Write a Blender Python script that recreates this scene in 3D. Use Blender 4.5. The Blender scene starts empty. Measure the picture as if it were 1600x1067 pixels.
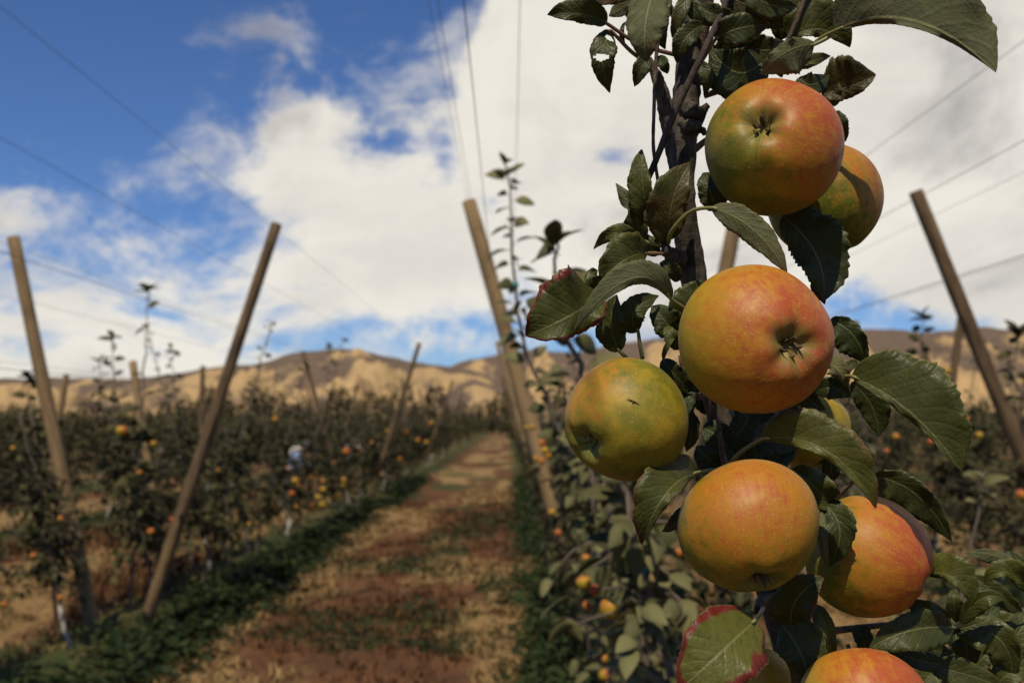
import bpy, bmesh, math, random
import numpy as np
from mathutils import Vector, Matrix, Euler, Quaternion

S = bpy.context.scene
COL = S.collection
R = math.radians

# ------------------------------------------------------------------ camera, sky, sun, exposure
CAM_LOC = Vector((0.0, 0.0, 1.75))
CAM_ROT = Euler((R(90 + 4.36), 0, R(-0.18)), 'XYZ')
CAM_M = CAM_ROT.to_matrix()
cam_d = bpy.data.cameras.new('camera')
cam = bpy.data.objects.new('camera', cam_d)
COL.objects.link(cam)
cam.location = CAM_LOC
cam.rotation_euler = CAM_ROT
cam_d.sensor_width = 36
cam_d.lens = 36
cam_d.clip_start = 0.02
cam_d.clip_end = 12000
cam_d.dof.use_dof = True
cam_d.dof.focus_distance = 0.53
cam_d.dof.aperture_fstop = 12.0
S.camera = cam

SUN_EL, SUN_AZ = R(56), R(-14)          # azimuth measured from straight behind the camera, negative = left
SUN = Vector((math.sin(SUN_AZ) * math.cos(SUN_EL), -math.cos(SUN_AZ) * math.cos(SUN_EL), math.sin(SUN_EL)))
sl = bpy.data.lights.new('sun', 'SUN')
sl.energy = 4.6
sl.angle = R(0.53)
sl.color = (1.0, 0.88, 0.68)
so = bpy.data.objects.new('sun', sl)
COL.objects.link(so)
so.rotation_mode = 'QUATERNION'
so.rotation_quaternion = SUN.to_track_quat('Z', 'Y')

S.view_settings.view_transform = 'Standard'
S.view_settings.look = 'None'
S.view_settings.exposure = -0.06
S.view_settings.gamma = 1.0
S.view_settings.use_curve_mapping = False
S.cycles.max_bounces = 6
S.cycles.transparent_max_bounces = 4
S.cycles.use_denoising = True
S.cycles.sample_clamp_indirect = 4.0


class NT:
    """small node-graph writer"""
    def __init__(self, tree):
        self.t = tree
        self.L = tree.links

    def n(self, typ, **kw):
        nd = self.t.nodes.new(typ)
        for k, v in kw.items():
            setattr(nd, k, v)
        return nd

    def put(self, sock, v):
        if isinstance(v, bpy.types.NodeSocket):
            self.L.new(v, sock)
        elif v is not None:
            if sock.type == 'RGBA' and len(v) == 3:
                v = (*v, 1)
            sock.default_value = v

    def m(self, op, a, b=None, c=None, clamp=False):
        nd = self.n('ShaderNodeMath', operation=op, use_clamp=clamp)
        self.put(nd.inputs[0], a)
        if b is not None: self.put(nd.inputs[1], b)
        if c is not None: self.put(nd.inputs[2], c)
        return nd.outputs[0]

    def v(self, op, a, b=None):
        nd = self.n('ShaderNodeVectorMath', operation=op)
        self.put(nd.inputs[0], a)
        if b is not None: self.put(nd.inputs[1], b)
        return nd.outputs['Value'] if op in ('DOT_PRODUCT', 'LENGTH', 'DISTANCE') else nd.outputs[0]

    def mix(self, f, a, b):
        nd = self.n('ShaderNodeMix', data_type='RGBA')
        self.put(nd.inputs[0], f)
        self.put(nd.inputs[6], a)
        self.put(nd.inputs[7], b)
        return nd.outputs[2]

    def ss(self, x, lo, hi, a=0.0, b=1.0):
        nd = self.n('ShaderNodeMapRange', interpolation_type='SMOOTHSTEP')
        self.put(nd.inputs[0], x)
        for i, q in enumerate((lo, hi, a, b)): self.put(nd.inputs[i + 1], q)
        return nd.outputs[0]

    def noise(self, vec, scale, detail=3, rough=0.5, dist=0.0):
        nd = self.n('ShaderNodeTexNoise')
        self.put(nd.inputs['Vector'], vec)
        nd.inputs['Scale'].default_value = scale
        nd.inputs['Detail'].default_value = detail
        nd.inputs['Roughness'].default_value = rough
        nd.inputs['Distortion'].default_value = dist
        return nd.outputs[0]

    def voro(self, vec, scale, feature='F1'):
        nd = self.n('ShaderNodeTexVoronoi', feature=feature)
        self.put(nd.inputs['Vector'], vec)
        nd.inputs['Scale'].default_value = scale
        return nd.outputs['Distance']

    def scale(self, vec, s):
        return self.v('MULTIPLY', vec, s)

    def xyz(self, vec):
        nd = self.n('ShaderNodeSeparateXYZ')
        self.put(nd.inputs[0], vec)
        return nd.outputs[0], nd.outputs[1], nd.outputs[2]

    def comb(self, x, y, z):
        nd = self.n('ShaderNodeCombineXYZ')
        for i, q in enumerate((x, y, z)): self.put(nd.inputs[i], q)
        return nd.outputs[0]

    def bump(self, h, strength, dist):
        nd = self.n('ShaderNodeBump')
        nd.inputs['Strength'].default_value = strength
        nd.inputs['Distance'].default_value = dist
        self.put(nd.inputs['Height'], h)
        return nd.outputs[0]

    def attr(self, name, kind='OBJECT', out='Fac'):
        nd = self.n('ShaderNodeAttribute', attribute_type=kind, attribute_name=name)
        return nd.outputs[out]


def material(name):
    m = bpy.data.materials.new(name)
    m.use_nodes = True
    m.node_tree.nodes.clear()
    g = NT(m.node_tree)
    out = g.n('ShaderNodeOutputMaterial')
    p = g.n('ShaderNodeBsdfPrincipled')
    g.L.new(p.outputs[0], out.inputs[0])
    return m, g, p, out


# ---- sky with clouds
W = bpy.data.worlds.new('World')
S.world = W
W.use_nodes = True
W.node_tree.nodes.clear()
g = NT(W.node_tree)
sky = g.n('ShaderNodeTexSky', sky_type='NISHITA')
sky.sun_disc = False
sky.sun_elevation = SUN_EL
sky.sun_rotation = math.atan2(SUN.x, SUN.y)
sky.altitude = 300
sky.air_density = 0.9
sky.dust_density = 0.3
sky.ozone_density = 2.5
d = g.n('ShaderNodeTexCoord').outputs['Generated']
dx, dy, dz = g.xyz(d)
dzs = g.scale(d, (1.0, 1.0, 1.5))
warp = g.noise(dzs, 3.0, 2)
pv = g.v('ADD', dzs, g.comb(g.m('MULTIPLY', warp, 0.12), 0.37, g.m('MULTIPLY', warp, 0.10)))
n1 = g.noise(pv, 4.2, 9, 0.60, 0.3)
n2 = g.noise(g.v('ADD', pv, (3.1, 1.7, 0.4)), 2.0, 5, 0.5)
n3 = g.noise(g.v('ADD', pv, (7.7, 0.2, 2.4)), 11.0, 6, 0.6)
# the cloud bank lies to the right and along the horizon; the upper left is clear
edge = g.m('ADD', g.m('ADD', 0.150, g.m('MULTIPLY', g.ss(dx, -0.33, -0.15), 0.145)), g.m('MULTIPLY', g.ss(dx, -0.07, 0.09), 0.60))
cov = g.m('MULTIPLY', g.m('SUBTRACT', edge, dz), 4.2)
cov = g.m('MINIMUM', g.m('MAXIMUM', cov, -0.62), 0.50)
low = g.m('MULTIPLY', g.m('MULTIPLY', g.ss(dz, 0.15, 0.05), 0.56), g.ss(dx, -0.30, -0.14))        # broken cover near the horizon
cov = g.m('SUBTRACT', cov, low)
cov = g.m('SUBTRACT', cov, g.m('MULTIPLY', g.ss(dy, 0.62, 0.10), 0.75))     # cloud thinned out of view, overhead and behind, to weaken the fill light
den = g.m('ADD', cov, g.m('ADD', g.m('MULTIPLY', g.m('SUBTRACT', n1, 0.5), 2.1), g.m('MULTIPLY', g.m('SUBTRACT', n3, 0.5), 0.55)))
mask = g.ss(den, -0.09, 0.20)
wisp = g.m('MULTIPLY', g.ss(den, -0.40, -0.10), g.ss(n3, 0.44, 0.68))
mask = g.m('MAXIMUM', mask, g.m('MULTIPLY', wisp, 0.55))
shade = g.ss(g.m('ADD', n2, g.m('MULTIPLY', g.m('SUBTRACT', n1, 0.5), 0.7)), 0.49, 0.68)
n4 = g.noise(g.v('ADD', pv, (1.3, 5.1, 2.2)), 7.0, 7, 0.6, 0.3)
ccol = g.mix(g.ss(n4, 0.36, 0.66, 0, 0.42), (9.1, 8.65, 7.7), (6.1, 5.75, 5.3))
ccol = g.mix(shade, ccol, (4.1, 3.85, 3.75))
skyc = g.scale(sky.outputs[0], (0.53, 0.71, 1.0))
wcol = g.mix(g.m('MULTIPLY', mask, 0.97), skyc, ccol)
bg = g.n('ShaderNodeBackground')
g.L.new(wcol, bg.inputs[0])
bg.inputs[1].default_value = 0.1
g.L.new(bg.outputs[0], g.n('ShaderNodeOutputWorld').inputs[0])


# ------------------------------------------------------------------ helpers
def P(px, py, d):
    """world point seen at photograph pixel (px, py) at depth d metres"""
    return CAM_LOC + CAM_M @ Vector(((px - 800) / 1600 * d, -(py - 533.5) / 1600 * d, -d))


def link(o, parent=None):
    COL.objects.link(o)
    if parent is not None:
        o.parent = parent
    return o


def tag(o, label, cat, group=None, kind=None):
    if label: o['label'] = label
    if cat: o['category'] = cat
    if group: o['group'] = group
    if kind: o['kind'] = kind
    return o


def empty(name, loc=(0, 0, 0), rotz=0.0):
    o = bpy.data.objects.new(name, None)
    o.empty_display_size = 0.05
    o.location = loc
    o.rotation_euler = (0, 0, rotz)
    return link(o)


class MB:
    """collects shapes into one mesh"""
    def __init__(self):
        self.v, self.f, self.mi = [], [], []

    def add(self, vs, fs, mi=0):
        o = len(self.v)
        self.v += [tuple(q) for q in vs]
        self.f += [tuple(i + o for i in f) for f in fs]
        self.mi += [mi] * len(fs)

    def tube(self, pts, rad, seg=8, mi=0, jitter=0.0, rng=None, cap=True):
        pts = [Vector(p) for p in pts]
        n = len(pts)
        if not hasattr(rad, '__len__'): rad = [rad] * n
        vs, fs = [], []
        ref = Vector((0.31, 0.77, 0.55))
        u = None
        for i, p in enumerate(pts):
            t = (pts[min(i + 1, n - 1)] - pts[max(i - 1, 0)]).normalized()
            if u is None:
                u = t.cross(ref).normalized()
            else:
                u = (u - t * u.dot(t)).normalized()
            w = t.cross(u)
            for k in range(seg):
                a = 2 * math.pi * k / seg
                r = rad[i] * (1 + (rng.uniform(-jitter, jitter) if rng else 0))
                vs.append(p + (u * math.cos(a) + w * math.sin(a)) * r)
        for i in range(n - 1):
            for k in range(seg):
                k2 = (k + 1) % seg
                fs.append((i * seg + k, i * seg + k2, (i + 1) * seg + k2, (i + 1) * seg + k))
        if cap:
            fs.append(tuple(reversed(range(seg))))
            fs.append(tuple((n - 1) * seg + k for k in range(seg)))
        self.add(vs, fs, mi)

    def box(self, c, s, rot=None, mi=0):
        vs = []
        for x in (-.5, .5):
            for y in (-.5, .5):
                for z in (-.5, .5):
                    q = Vector((x * s[0], y * s[1], z * s[2]))
                    if rot is not None: q = rot @ q
                    vs.append(q + Vector(c))
        self.add(vs, [(0, 1, 3, 2), (4, 6, 7, 5), (0, 4, 5, 1), (2, 3, 7, 6), (0, 2, 6, 4), (1, 5, 7, 3)], mi)

    def mesh(self, name, mats, smooth=True):
        me = bpy.data.meshes.new(name)
        me.from_pydata(self.v, [], self.f)
        for m in (mats if isinstance(mats, (list, tuple)) else [mats]): me.materials.append(m)
        if any(self.mi): me.polygons.foreach_set('material_index', self.mi)
        if smooth: me.polygons.foreach_set('use_smooth', [True] * len(me.polygons))
        me.update()
        return me

    def obj(self, name, mats, parent=None, smooth=True):
        return link(bpy.data.objects.new(name, self.mesh(name, mats, smooth)), parent)


def np_mesh(name, verts, quads, mat, tone=None, smooth=True):
    """verts (n,3), quads (m,k) numpy -> mesh"""
    me = bpy.data.meshes.new(name)
    nv, nf, k = len(verts), len(quads), quads.shape[1]
    me.vertices.add(nv)
    me.vertices.foreach_set('co', verts.astype(np.float32).ravel())
    me.loops.add(nf * k)
    me.loops.foreach_set('vertex_index', quads.astype(np.int32).ravel())
    me.polygons.add(nf)
    me.polygons.foreach_set('loop_start', np.arange(0, nf * k, k, dtype=np.int32))
    me.polygons.foreach_set('loop_total', np.full(nf, k, dtype=np.int32))
    me.polygons.foreach_set('use_smooth', np.full(nf, smooth))
    if tone is not None:
        a = me.attributes.new('tone', 'FLOAT', 'POINT')
        a.data.foreach_set('value', tone.astype(np.float32))
    me.materials.append(mat)
    me.update(calc_edges=True)
    me.validate()
    return me


def smooth_path(pts, n):
    """Catmull-Rom through pts"""
    pts = [Vector(p) for p in pts]
    if len(pts) == 2:
        return [pts[0].lerp(pts[1], i / (n - 1)) for i in range(n)]
    out = []
    q = [pts[0] * 2 - pts[1]] + pts + [pts[-1] * 2 - pts[-2]]
    m = len(pts) - 1
    for i in range(n):
        x = i / (n - 1) * m
        k = min(int(x), m - 1)
        t = x - k
        a, b, c, d_ = q[k], q[k + 1], q[k + 2], q[k + 3]
        out.append(0.5 * ((2 * b) + (c - a) * t + (2 * a - 5 * b + 4 * c - d_) * t * t + (3 * b - a - 3 * c + d_) * t ** 3))
    return out


# value noise in numpy for terrain
_rs = np.random.RandomState(5)
_tab = _rs.rand(256, 256)


def vnoise(x, y):
    xi, yi = np.floor(x).astype(int), np.floor(y).astype(int)
    fx, fy = x - xi, y - yi
    fx, fy = fx * fx * (3 - 2 * fx), fy * fy * (3 - 2 * fy)
    a = _tab[xi % 256, yi % 256]; b = _tab[(xi + 1) % 256, yi % 256]
    c = _tab[xi % 256, (yi + 1) % 256]; e = _tab[(xi + 1) % 256, (yi + 1) % 256]
    return (a * (1 - fx) + b * fx) * (1 - fy) + (c * (1 - fx) + e * fx) * fy


def fbm(x, y, o=4):
    s, a, t = 0, 1.0, 0
    for i in range(o):
        s = s + a * vnoise(x * 2 ** i + 17 * i, y * 2 ** i + 31 * i)
        t += a
        a *= 0.5
    return s / t


# ------------------------------------------------------------------ materials
ROW0, ROWP = 0.79, 3.98          # centre of the right-hand row and row spacing


def mat_ground():
    m, g, p, _ = material('orchard_ground')
    pos = g.n('ShaderNodeNewGeometry').outputs['Position']
    x, y, z = g.xyz(pos)
    wob = g.m('MULTIPLY', g.m('SUBTRACT', g.noise(pos, 0.9, 3), 0.5), 0.9)
    xr = g.m('ADD', g.m('SUBTRACT', x, ROW0), wob)
    dist = g.m('ABSOLUTE', g.m('SUBTRACT', g.m('MODULO', g.m('ADD', xr, ROWP * 40.5), ROWP), ROWP / 2))   # 0 under a row
    nA = g.attr('straw', 'GEOMETRY')
    nB = g.attr('green', 'GEOMETRY')
    blot = g.noise(pos, 1.3, 4, 0.6)
    nC = g.noise(pos, 14.0, 5, 0.7)
    nD = g.noise(g.scale(pos, (1, 0.35, 1)), 38.0, 3, 0.7)
    soil = g.mix(nC, (0.085, 0.036, 0.015), (0.185, 0.084, 0.036))
    straw = g.mix(nD, (0.12, 0.066, 0.027), (0.38, 0.25, 0.105))
    green = g.mix(nC, (0.018, 0.030, 0.010), (0.075, 0.085, 0.022))
    soil = g.mix(g.ss(blot, 0.4, 0.65, 0, 0.6), soil, (0.055, 0.030, 0.016))
    fs = g.ss(g.m('ADD', nA, g.m('MULTIPLY', g.m('SUBTRACT', nC, 0.5), 0.42)), 0.52, 0.68)
    c = g.mix(fs, soil, straw)
    fg = g.ss(g.m('ADD', nB, g.m('MULTIPLY', g.m('SUBTRACT', nC, 0.5), 0.3)), 0.57, 0.66)
    c = g.mix(g.m('MULTIPLY', fg, 0.85), c, green)
    strip = g.ss(g.m('ADD', dist, g.m('MULTIPLY', g.m('SUBTRACT', nC, 0.5), 0.5)), 0.85, 0.55)
    c = g.mix(g.m('MULTIPLY', strip, 0.8), c, green)
    far = g.ss(y, 90, 320)
    c = g.mix(far, c, (0.16, 0.12, 0.055))
    g.put(p.inputs['Base Color'], c)
    p.inputs['Roughness'].default_value = 0.95
    p.inputs['Specular IOR Level'].default_value = 0.15
    g.put(p.inputs['Normal'], g.bump(g.m('ADD', nC, g.m('MULTIPLY', nD, 0.4)), 0.9, 0.05))
    return m


def mat_hills():
    m, g, p, _ = material('dry_grass_hills')
    pos = g.n('ShaderNodeNewGeometry').outputs['Position']
    x, y, z = g.xyz(pos)
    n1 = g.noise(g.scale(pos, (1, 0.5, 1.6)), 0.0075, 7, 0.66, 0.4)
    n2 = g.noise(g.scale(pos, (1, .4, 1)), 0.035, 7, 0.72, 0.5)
    hi = g.ss(z, 30, 170)  # cloud shadow put into the colour: more dark brown on upper slopes
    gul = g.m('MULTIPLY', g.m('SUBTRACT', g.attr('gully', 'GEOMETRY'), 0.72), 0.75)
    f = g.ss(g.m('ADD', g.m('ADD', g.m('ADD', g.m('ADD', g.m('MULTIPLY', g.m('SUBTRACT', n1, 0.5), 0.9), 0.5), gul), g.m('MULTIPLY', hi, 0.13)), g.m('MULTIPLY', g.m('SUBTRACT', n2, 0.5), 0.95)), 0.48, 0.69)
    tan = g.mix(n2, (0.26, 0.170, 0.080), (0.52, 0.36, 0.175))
    sage_shade = g.mix(n2, (0.072, 0.054, 0.042), (0.180, 0.128, 0.088))  # sagebrush brown in gullies, also painted in for cloud shadow patches
    c = g.mix(f, tan, sage_shade)
    g.put(p.inputs['Base Color'], c)
    p.inputs['Roughness'].default_value = 1.0
    p.inputs['Specular IOR Level'].default_value = 0.1
    return m


def mat_wood(name, a, b):
    m, g, p, _ = material(name)
    tc = g.n('ShaderNodeTexCoord').outputs['Object']
    oi = g.n('ShaderNodeObjectInfo').outputs['Random']
    v = g.v('ADD', g.scale(tc, (1, 1, 0.10)), g.comb(g.m('MULTIPLY', oi, 30), 0, 0))
    n = g.noise(v, 34, 4, 0.6)
    n2 = g.noise(g.v('ADD', tc, g.comb(0, 0, g.m('MULTIPLY', oi, 9))), 3.0, 4, 0.6)
    c = g.mix(g.ss(n, 0.3, 0.7), a, b)
    c = g.mix(g.attr('pale'), c, g.mix(n, (0.20, 0.125, 0.055), (0.40, 0.275, 0.125)))
    c = g.mix(g.ss(n2, 0.48, 0.75, 0, 0.6), c, (a[0] * 0.5, a[1] * 0.48, a[2] * 0.5))
    g.put(p.inputs['Base Color'], c)
    p.inputs['Roughness'].default_value = 0.85
    g.put(p.inputs['Normal'], g.bump(n, 0.6, 0.01))
    return m


def mat_bark(name, a, b, sc=1.0):
    m, g, p, _ = material(name)
    tc = g.n('ShaderNodeTexCoord').outputs['Object']
    n = g.noise(g.scale(tc, (1, 1, 0.5)), 190 * sc, 5, 0.65)
    n2 = g.noise(tc, 45 * sc, 4, 0.6)
    rings = g.noise(g.scale(tc, (0.25, 0.25, 1.6)), 210 * sc, 3, 0.6)
    c = g.mix(g.ss(g.m('ADD', g.m('MULTIPLY', n, 0.5), g.m('MULTIPLY', n2, 0.5)), 0.36, 0.64), a, b)
    spots = g.ss(g.voro(tc, 330 * sc), 0.20, 0.10)
    spots = g.m('MULTIPLY', spots, g.ss(n2, 0.5, 0.6))
    c = g.mix(g.m('MULTIPLY', spots, 0.75), c, (0.30, 0.25, 0.19))
    g.put(p.inputs['Base Color'], c)
    p.inputs['Roughness'].default_value = 0.8
    p.inputs['Specular IOR Level'].default_value = 0.3
    h = g.m('ADD', n, g.m('ADD', g.m('MULTIPLY', n2, 1.4), g.m('MULTIPLY', rings, 0.35)))
    g.put(p.inputs['Normal'], g.bump(h, 0.8, 0.0015 / sc))
    return m


def mat_plain(name, c, rough=0.7, var=0.25, sc=20, metallic=0.0):
    m, g, p, _ = material(name)
    tc = g.n('ShaderNodeTexCoord').outputs['Object']
    n = g.noise(tc, sc, 4, 0.6)
    lo = tuple(q * (1 - var) for q in c)
    hi = tuple(min(1, q * (1 + var)) for q in c)
    g.put(p.inputs['Base Color'], g.mix(n, lo, hi))
    p.inputs['Roughness'].default_value = rough
    p.inputs['Metallic'].default_value = metallic
    return m


def leaf_shader(name, upper):
    """close-up leaf: UV x along the midrib (0..1), UV y across (-1..1, stored as 0..1)"""
    m, g, p, out = material(name)
    uv = g.n('ShaderNodeUVMap', uv_map='UVMap').outputs[0]
    u, vv, _ = g.xyz(uv)
    v = g.m('MULTIPLY', g.m('SUBTRACT', vv, 0.5), 2.0)
    av = g.m('ABSOLUTE', v)
    tc = g.n('ShaderNodeTexCoord').outputs['Object']
    oi = g.n('ShaderNodeObjectInfo').outputs['Random']
    tv = g.v('ADD', tc, g.comb(g.m('MULTIPLY', oi, 3.7), 0, 0))
    tone, red, brown = g.m('ADD', g.m('MULTIPLY', g.attr('tone'), 0.86), 0.14), g.attr('red'), g.attr('brown')
    nz = g.noise(tv, 55, 4, 0.6)
    nf = g.noise(tv, 260, 4, 0.65)
    big = g.noise(tv, 24, 3, 0.5)
    # side veins sweep forward from the midrib
    ph = g.m('ADD', g.m('SUBTRACT', g.m('MULTIPLY', u, 8.5), g.m('MULTIPLY', g.m('POWER', av, 0.8), 2.3)),
             g.m('ADD', g.m('MULTIPLY', g.m('SUBTRACT', nz, 0.5), 0.5), g.m('MULTIPLY', g.m('SIGN', v), 0.21)))
    tri = g.m('ABSOLUTE', g.m('SUBTRACT', g.m('FRACT', ph), 0.5))          # 0.5 at a vein
    vein = g.ss(tri, 0.44, 0.50)
    rib = g.ss(av, 0.055, 0.015)
    net = g.voro(tv, 300, 'DISTANCE_TO_EDGE')
    puff = g.m('SUBTRACT', 1.0, g.m('MULTIPLY', tri, 2.0))
    if upper:
        dark, olive = (0.019, 0.031, 0.008), (0.120, 0.120, 0.018)  # dark end also holds the shade of leaves deep in the cluster
        c = g.mix(tone, dark, olive)
        c = g.mix(g.ss(big, 0.35, 0.75, 0, 0.6), c, g.mix(tone, (0.032, 0.046, 0.014), (0.112, 0.098, 0.017)))
        c = g.mix(g.m('MULTIPLY', g.ss(nf, 0.42, 0.7), 0.35), c, (0.012, 0.020, 0.010))
        c = g.mix(g.m('MULTIPLY', vein, 0.28), c, (0.115, 0.135, 0.06))
        c = g.mix(g.m('MULTIPLY', rib, 0.65), c, (0.21, 0.20, 0.075))
    else:
        c = g.mix(tone, (0.060, 0.078, 0.044), (0.150, 0.148, 0.058))
        c = g.mix(g.ss(nf, 0.35, 0.7, 0, 0.4), c, (0.085, 0.092, 0.055))
        c = g.mix(g.m('MULTIPLY', vein, 0.5), c, (0.17, 0.175, 0.10))
        c = g.mix(g.m('MULTIPLY', rib, 0.85), c, (0.30, 0.28, 0.12))
    # brown dead patches
    bm_ = g.ss(g.m('ADD', big, g.m('MULTIPLY', g.m('SUBTRACT', nz, 0.5), 0.5)), 0.66, 0.58)
    bm_ = g.m('SUBTRACT', 1.0, bm_)
    bthr = g.m('ADD', g.m('MULTIPLY', bm_, brown), g.m('MULTIPLY', g.ss(brown, 0.75, 1.0), 0.6), clamp=True)
    c = g.mix(bthr, c, g.mix(nf, (0.050, 0.018, 0.008), (0.17, 0.065, 0.022)))
    # red margin and red veins
    edge = g.m('ADD', g.m('POWER', av, 3.0), g.m('MULTIPLY', g.ss(u, 0.80, 1.0), 0.75))
    edge = g.m('ADD', edge, g.m('MULTIPLY', g.m('SUBTRACT', nz, 0.5), 1.7))
    edge = g.m('ADD', edge, g.m('MULTIPLY', g.m('MAXIMUM', g.m('SUBTRACT', red, 1.0), 0.0), 0.6))
    rm = g.m('MULTIPLY', g.ss(edge, 0.72, 0.98), red, clamp=True)
    c = g.mix(rm, c, g.mix(nf, (0.075, 0.010, 0.008), (0.20, 0.030, 0.018)))
    thin = g.m('MULTIPLY', g.ss(av, 0.94, 0.995), 0.7)
    c = g.mix(thin, c, (0.15, 0.14, 0.055))
    # tiny specks
    sp = g.m('MULTIPLY', g.ss(g.voro(tv, 95), 0.13, 0.06), g.ss(big, 0.52, 0.6))
    c = g.mix(g.m('MULTIPLY', sp, 0.5), c, (0.16, 0.07, 0.03))
    g.put(p.inputs['Base Color'], c)
    g.put(p.inputs['Roughness'], g.ss(nf, 0.3, 0.7, 0.38 if upper else 0.6, 0.56 if upper else 0.75))
    p.inputs['Specular IOR Level'].default_value = 0.30 if upper else 0.18
    h = g.m('ADD', g.m('MULTIPLY', g.ss(puff, 0.0, 0.45), 0.55), g.m('ADD', g.m('MULTIPLY', nf, 0.55), g.m('MULTIPLY', g.ss(net, 0, 0.25), 0.35)))
    if not upper:
        h = g.m('MULTIPLY', h, -1.0)
    h = g.m('SUBTRACT', h, g.m('MULTIPLY', rib, 0.8 if upper else -1.2))
    g.put(p.inputs['Normal'], g.bump(h, 0.42, 0.0006))
    tr = g.n('ShaderNodeBsdfTranslucent')
    g.put(tr.inputs[0], g.mix(0.5, c, (0.11, 0.13, 0.018)))
    ms = g.n('ShaderNodeMixShader')
    ms.inputs[0].default_value = 0.25
    g.L.new(p.outputs[0], ms.inputs[1]); g.L.new(tr.outputs[0], ms.inputs[2])
    g.L.new(ms.outputs[0], out.inputs[0])
    return m


def mat_crown(name, dark, light, trans=0.12, rough=0.65):
    """small leaves of trees and weeds: per-leaf tone stored in the mesh"""
    m, g, p, out = material(name)
    tone = g.attr('tone', 'GEOMETRY')
    oi = g.n('ShaderNodeObjectInfo').outputs['Random']
    c = g.mix(g.m('ADD', tone, g.m('MULTIPLY', g.m('SUBTRACT', oi, 0.5), 0.25), clamp=True), dark, light)
    g.put(p.inputs['Base Color'], c)
    p.inputs['Roughness'].default_value = rough
    p.inputs['Specular IOR Level'].default_value = 0.15
    if trans:
        tr = g.n('ShaderNodeBsdfTranslucent')
        g.put(tr.inputs[0], c)
        ms = g.n('ShaderNodeMixShader')
        ms.inputs[0].default_value = trans
        g.L.new(p.outputs[0], ms.inputs[1]); g.L.new(tr.outputs[0], ms.inputs[2])
        g.L.new(ms.outputs[0], out.inputs[0])
    return m


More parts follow.
